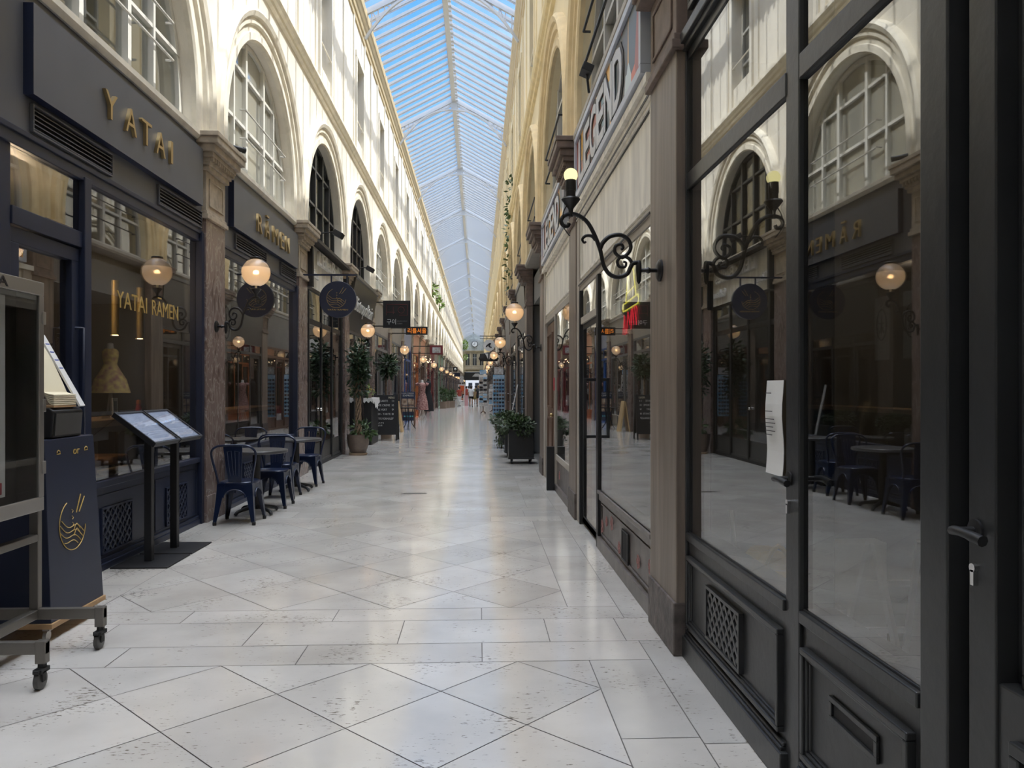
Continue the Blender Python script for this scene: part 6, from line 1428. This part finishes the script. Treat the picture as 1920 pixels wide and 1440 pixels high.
for i, y_ in enumerate((6.35, 7.95)):
    t = thing('sauce_bottle', 'small red sauce bottle with an orange cap on the counter, %s of two' % ('nearer', 'farther')[i], 'bottle', (-3.42, y_, 1.17), 'sauce bottles on the counter'); mb = MB(); mb.lathe([(.028, 1.17), (.03, 1.18), (.03, 1.25), (.016, 1.29), (.014, 1.30)], -3.42, y_, 12); obj('bottle', mb, 'redink', t, smooth=50)
    mb = MB(); mb.lathe([(.022, 1.29), (.024, 1.30), (.022, 1.33), (.001, 1.335)], -3.42, y_, 12); obj('cap', mb, 'orange', t, smooth=50)
for i, (x, y_) in enumerate(((-3.40, 6.85), (-3.40, 7.22), (-3.44, 8.12))):
    t = thing('drinking_glass', 'clear tumbler on the restaurant counter, %s from the door' % ordn(i), 'glass', (x, y_, 1.17), 'tumblers on the counter'); mb = MB(); mb.lathe([(.034, 1.17), (.042, 1.27), (.040, 1.27), (.033, 1.18), (.001, 1.18)], x, y_, 18); obj('tumbler', mb, 'drinkglass', t, smooth=40)
t = thing('table_menu', 'small white upright card on the counter between the tumblers', 'card', (-3.4, 7.38, 1.17)); mb = MB(); mb.box(-3.405, -3.395, 7.34, 7.44, 1.17, 1.36); obj('card', mb, 'paper', t); mb = MB(); mb.box(-3.394, -3.3935, 7.36, 7.42, 1.22, 1.33); obj('print', mb, 'greyink', t)
for i, y_ in enumerate((6.1, 7.65)):
    t = thing('menu_sheet', 'flat white menu sheet lying on the counter, %s of two' % ('nearer', 'farther')[i], 'menu', (-3.45, y_, 1.17)); mb = MB(); mb.box(-3.56, -3.35, y_, y_ + .3, 1.171, 1.178); obj('sheet', mb, 'paper', t)
# slatted wall and notices
mb = MB(); y_ = 4.9
while y_ < 12.8:
    if abs(y_ - pil(1)) > .25: mb.box(-6.0, -5.9, y_, y_ + .05, 0, 3.3)
    y_ += .12
obj('wall_slats_left', mb, 'slat', kind='structure')
t = thing('picket_screen', 'low white rounded picket screen inside the window behind the first cafe table', 'screen', (-3.3, 9.6, 0))
mb = MB()
for i, (s, h) in enumerate(((9.16, .86), (9.30, .86), (9.44, .90), (9.56, .99), (9.69, .99), (9.82, .93))): mb.prism([(-3.30, s + .05 * math.cos(a), h - .05 + .05 * math.sin(a)) for a in [PI * q / 8 for q in range(9)]] + [(-3.30, s - .05, .5), (-3.30, s + .05, .5)], (.02, 0, 0))
mb.box(-3.31, -3.28, 9.1, 9.9, .5, .56); mb.box(-3.33, -3.26, 9.12, 9.2, 0, .5); mb.box(-3.33, -3.26, 9.8, 9.88, 0, .5); obj('pickets', mb, 'white', t)
for i, (y_, z) in enumerate(((10.0, 2.35), (10.75, 2.25))):
    t = thing('paper_banner', 'white hanging paper banner with a round emblem inside the window, %s of two' % ('nearer', 'farther')[i], 'banner', (-3.45, y_, 3.3)); mb = MB(); mb.box(-3.455, -3.45, y_ - .2, y_ + .2, 1.85, 2.75); obj('banner', mb, 'paper', t)
    mb = MB(); mb.tube([(-3.446, y_ + .13 * math.cos(a), 2.35 + .22 * math.sin(a)) for a in [2 * PI * q / 20 for q in range(20)]], .008, 5, closed=True)
    for a, b in (((0, .12), (0, -.12)), ((-.06, .02), (.06, .02)), ((0, 0), (-.06, -.12)), ((0, 0), (.06, -.12))): mb.bar((-3.446, y_ + a[0], 2.35 + a[1]), (-3.446, y_ + b[0], 2.35 + b[1]), .012)
    obj('round_emblem', mb, 'blackink', t); mb = MB(); mb.bar((-3.452, y_, 2.75), (-3.452, y_, 3.3), .006); obj('cord', mb, 'rubber', t)
# neon in the cream shop window
t = thing('neon_sign', 'yellow and red neon sign hanging inside the cream shop window', 'neon sign', (1.24, 6.1, 2.1))
nx = 1.215
def stroke(pts, r, m, nm): mb = MB(); mb.tube([(nx, s, z) for s, z in pts], r, 6); obj(nm, mb, m, t, smooth=60)
stroke([(6.44, 2.09), (6.47, 2.12), (6.44, 2.15), (5.86, 2.17), (5.82, 2.14), (5.85, 2.10), (6.44, 2.09)], .006, 'neony', 'yellow_tube')
stroke([(6.33, 2.16), (6.27, 2.30), (6.20, 2.42), (6.10, 2.43), (6.02, 2.38), (5.92, 2.17)], .006, 'neony', 'yellow_tube'); stroke([(6.32, 2.22), (5.99, 2.25)], .004, 'neony', 'yellow_tube')
for q in ([(6.46, 1.90), (6.40, 2.06)], [(6.36, 1.89), (6.38, 2.05)], [(6.30, 1.90), (6.24, 2.07), (6.16, 1.96), (6.10, 2.08)], [(6.12, 1.92), (6.05, 2.10), (6.0, 1.95)], [(5.98, 2.10), (5.90, 1.94), (5.88, 2.06), (5.93, 2.09)]): stroke(q, .005, 'neonr', 'red_tube')
mb = MB(); mb.tube([(nx, 6.2, 2.43), (nx, 6.2, 3.3)], .003, 4); mb.tube([(nx, 6.0, 2.38), (nx, 6.0, 3.3)], .003, 4); obj('cable', mb, 'rubber', t)
t = thing('notice', 'white paper notice taped on the pane of the black panelled shop', 'notice', (1.13, 2.92, 1.15)); mb = MB(); n = 8
for i in range(n):
    z0, z1 = 1.12 + .36 * i / n, 1.12 + .36 * (i + 1) / n; f = lambda z: 1.1285 + .004 * math.sin(z * 22)
    mb.add([(f(z0), 2.825, z0), (f(z0) + .004, 3.0, z0), (f(z1) + .004, 3.0, z1), (f(z1), 2.825, z1), (f(z0) + .002, 2.825, z0), (f(z0) + .006, 3.0, z0), (f(z1) + .006, 3.0, z1), (f(z1) + .002, 2.825, z1)], [(0, 1, 2, 3), (7, 6, 5, 4), (0, 3, 7, 4), (1, 5, 6, 2)])
obj('sheet', mb, 'paper', t)
mb = MB()
for z, w in ((1.43, .06), (1.36, .07), (1.33, .09), (1.315, .10), (1.30, .08), (1.285, .10), (1.27, .07)): mb.box(1.122, 1.1235, 2.985 - w, 2.985, z, z + .003)
obj('printed_lines', mb, 'blackink', t)
# things on the floor of the black shop
t = thing('mop_bucket', 'yellow plastic bucket with a wringer and white mop stick, inside the black shop window', 'bucket', (1.46, 3.85, .40))
mb = MB(); mb.box(1.30, 1.62, 3.74, 4.0, .40, .54); mb.prism([(1.34, 3.76, .54), (1.58, 3.76, .54), (1.52, 3.76, .64), (1.40, 3.76, .64)], (0, .2, 0)); obj('bucket', mb, 'yellow', t, bevel=.03)
mb = MB(); mb.tube(spl([(1.38, 3.72, .55), (1.46, 3.71, .68), (1.56, 3.72, .55)], 5), .012, 6); obj('handle', mb, 'yellow', t); mb = MB(); mb.tube([(1.36, 4.02, .52), (1.34, 4.06, .80)], .014, 8); obj('mop_stick', mb, 'white', t)
t = thing('display_platform', 'low grey platform behind the pane of the black panelled shop', 'platform', (1.6, 3.6, 0)); mb = MB(); mb.box(1.27, 1.75, 3.6, 4.20, 0, .40); obj('platform', mb, 'midgrey', t, bevel=.005)
t = thing('step_ladder', 'small white folding A-shaped ladder on the floor inside the black shop', 'ladder', (1.95, 3.5, 0))
for a, b in (((1.86, 3.60, .72), (1.82, 3.82, 0)), ((1.86, 3.56, .72), (1.92, 3.36, 0)), ((2.10, 3.60, .72), (2.14, 3.82, 0)), ((2.10, 3.56, .72), (2.06, 3.36, 0))): mb = MB(); mb.bar(a, b, .026); obj('rail', mb, 'white', t)
for z, k_ in ((.25, .7), (.5, .4)): mb = MB(); mb.bar((1.86 - .04 * k_, 3.60 + .22 * k_, z), (2.10 + .04 * k_, 3.60 + .22 * k_, z), .026); obj('step', mb, 'white', t)
t = thing('electric_heater', 'white finned electric heater on the floor inside the black shop', 'heater', (2.0, 4.12, 0)); mb = MB(); mb.box(1.85, 2.2, 4.07, 4.2, .05, .62); obj('body', mb, 'white', t, bevel=.01)
mb = MB()
for i in range(8): mb.box(1.84, 1.85, 4.08 + 0, 4.19, .10 + i * .06, .13 + i * .06)
obj('fin', mb, 'white', t); mb = MB(); mb.box(1.87, 1.9, 4.06, 4.21, 0, .05); mb.box(2.15, 2.18, 4.06, 4.21, 0, .05); obj('foot', mb, 'rubber', t)
# dresses in the dark grey shop windows opposite (seen mirrored in the restaurant glass)
for (y_, top, h, m, lb) in ((16.75, 2.30, .95, 'yfloral', 'dress form in a short yellow flowered dress in the dark grey shop window'), (18.9, 2.40, 1.5, 'sequin', 'dress form in a long dotted black dress in the second dark grey shop window')):
    dress_form(1.76, y_, 0, top, m, lb, h, 'mauve', .30, 1.35 if m == 'yfloral' else 1.0)
t = thing('floor_grate', 'narrow dark drain plate set in the pale floor, in the middle of the arcade', 'drain', (-.88, 10.7, 0)); mb = MB(); mb.box(-1.05, -.71, 10.66, 10.74, .0, .004); obj('plate', mb, 'tubesteel', t); mb = MB(); mb.box(-1.03, -.73, 10.69, 10.71, .004, .005); obj('slot', mb, 'rubber', t)
# string lights under the orange shop fascia
for i in range(14):
    s = 39.2 + i * .55; z = 3.05 - .25 * math.sin(PI * ((i % 7) / 6)); mb = MB(); mb.ball((XL + .35, s, z), .024, 6); q = tag(obj('string_bulb', mb, 'string'), 'small warm bulb of the string lights by the brown shop', 'light bulb', 'string of small bulbs'); mb = MB(); mb.bar((XL + .01, s, z + .06), (XL + .35, s, z + .03), .01); obj('wire', mb, 'rubber', q)

# ------------------------------------------------------------------ light
w = bpy.data.worlds.new('World'); bpy.context.scene.world = w; w.use_nodes = True
nt = w.node_tree; nt.nodes.clear()
out = nt.nodes.new('ShaderNodeOutputWorld'); bg = nt.nodes.new('ShaderNodeBackground')
tc = nt.nodes.new('ShaderNodeTexCoord'); sx = nt.nodes.new('ShaderNodeSeparateXYZ'); nt.links.new(tc.outputs['Generated'], sx.inputs[0])
rp_ = nt.nodes.new('ShaderNodeValToRGB'); cr = rp_.color_ramp
cr.elements[0].position = 0.0; cr.elements[0].color = (.72, .86, .98, 1); cr.elements[1].position = 1.0; cr.elements[1].color = (.05, .20, .74, 1)
e = cr.elements.new(.16); e.color = (.27, .59, 1.0, 1); e = cr.elements.new(.42); e.color = (.08, .38, .95, 1)
nt.links.new(sx.outputs[2], rp_.inputs[0])
nz = nt.nodes.new('ShaderNodeTexNoise'); nz.inputs['Scale'].default_value = 3.2; nz.inputs['Detail'].default_value = 8; nt.links.new(tc.outputs['Generated'], nz.inputs['Vector'])
cl = nt.nodes.new('ShaderNodeValToRGB'); cl.color_ramp.elements[0].position = .53; cl.color_ramp.elements[0].color = (0, 0, 0, 1); cl.color_ramp.elements[1].position = .75; cl.color_ramp.elements[1].color = (.7, .7, .7, 1)
nt.links.new(nz.outputs['Fac'], cl.inputs[0])
mx = nt.nodes.new('ShaderNodeMix'); mx.data_type = 'RGBA'; nt.links.new(cl.outputs[0], mx.inputs[0]); nt.links.new(rp_.outputs[0], mx.inputs[6]); mx.inputs[7].default_value = (.9, .94, 1, 1)
nt.links.new(mx.outputs[2], bg.inputs[0]); bg.inputs[1].default_value = 0.76
# added glow high overhead, out of view, to brighten the floor
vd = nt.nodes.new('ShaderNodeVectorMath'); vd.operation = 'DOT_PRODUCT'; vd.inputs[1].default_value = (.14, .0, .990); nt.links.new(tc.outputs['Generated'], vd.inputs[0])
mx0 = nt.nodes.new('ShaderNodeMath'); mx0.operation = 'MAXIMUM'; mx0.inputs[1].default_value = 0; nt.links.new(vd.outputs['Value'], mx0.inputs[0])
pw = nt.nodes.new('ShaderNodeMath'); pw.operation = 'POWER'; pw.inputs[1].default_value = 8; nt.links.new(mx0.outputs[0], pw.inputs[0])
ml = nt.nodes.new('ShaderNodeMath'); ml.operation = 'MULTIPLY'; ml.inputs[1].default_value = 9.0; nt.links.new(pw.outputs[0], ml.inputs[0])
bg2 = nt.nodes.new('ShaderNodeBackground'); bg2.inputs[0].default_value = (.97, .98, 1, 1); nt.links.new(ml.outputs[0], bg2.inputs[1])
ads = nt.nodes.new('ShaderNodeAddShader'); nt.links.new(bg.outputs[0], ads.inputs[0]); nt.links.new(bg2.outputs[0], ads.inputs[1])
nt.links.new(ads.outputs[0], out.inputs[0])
sl = bpy.data.lights.new('sun', 'SUN'); sl.energy = 3.5; sl.angle = .010; sl.color = (1.0, .97, .92)
so = bpy.data.objects.new('sun', sl); C.objects.link(so); so.location = (20, 20, 40); so.rotation_euler = (0, math.radians(30.5), math.radians(2))
for nm, loc, pw in (('restaurant_light', (-4.1, 6.9, 2.7), 42), ('restaurant_light', (-4.1, 10.9, 2.7), 36), ('shop_fill', (2.6, 6.5, 3.0), 22), ('shop_fill', (2.3, 2.9, 2.9), 6)):  # black shop's point light is added to brighten the bucket, no lamp there
    l = bpy.data.lights.new(nm, 'POINT'); l.energy = pw; l.color = (1.0, .72, .45); l.shadow_soft_size = .15; o = bpy.data.objects.new(nm, l); C.objects.link(o); o.location = loc

cd = bpy.data.cameras.new('camera'); cam = bpy.data.objects.new('camera', cd); C.objects.link(cam)
cd.sensor_width = 36; cd.lens = 36 * 1450 / 1920; cd.shift_y = 8 / 1920; cd.clip_end = 500; cd.clip_start = .05
cam.location = (0, 0, 1.45); cam.rotation_euler = (PI / 2, 0, -math.atan(63 / 1450))
sc = bpy.context.scene; sc.camera = cam
sc.view_settings.view_transform = 'Standard'; sc.view_settings.look = 'None'; sc.view_settings.gamma = 1; sc.view_settings.use_curve_mapping = False
sc.view_settings.exposure = 0.74
cy = sc.cycles
cy.max_bounces = 10; cy.diffuse_bounces = 5; cy.glossy_bounces = 5; cy.transmission_bounces = 5; cy.transparent_max_bounces = 24
cy.sample_clamp_indirect = 6; cy.caustics_reflective = False; cy.caustics_refractive = False; cy.use_denoising = True
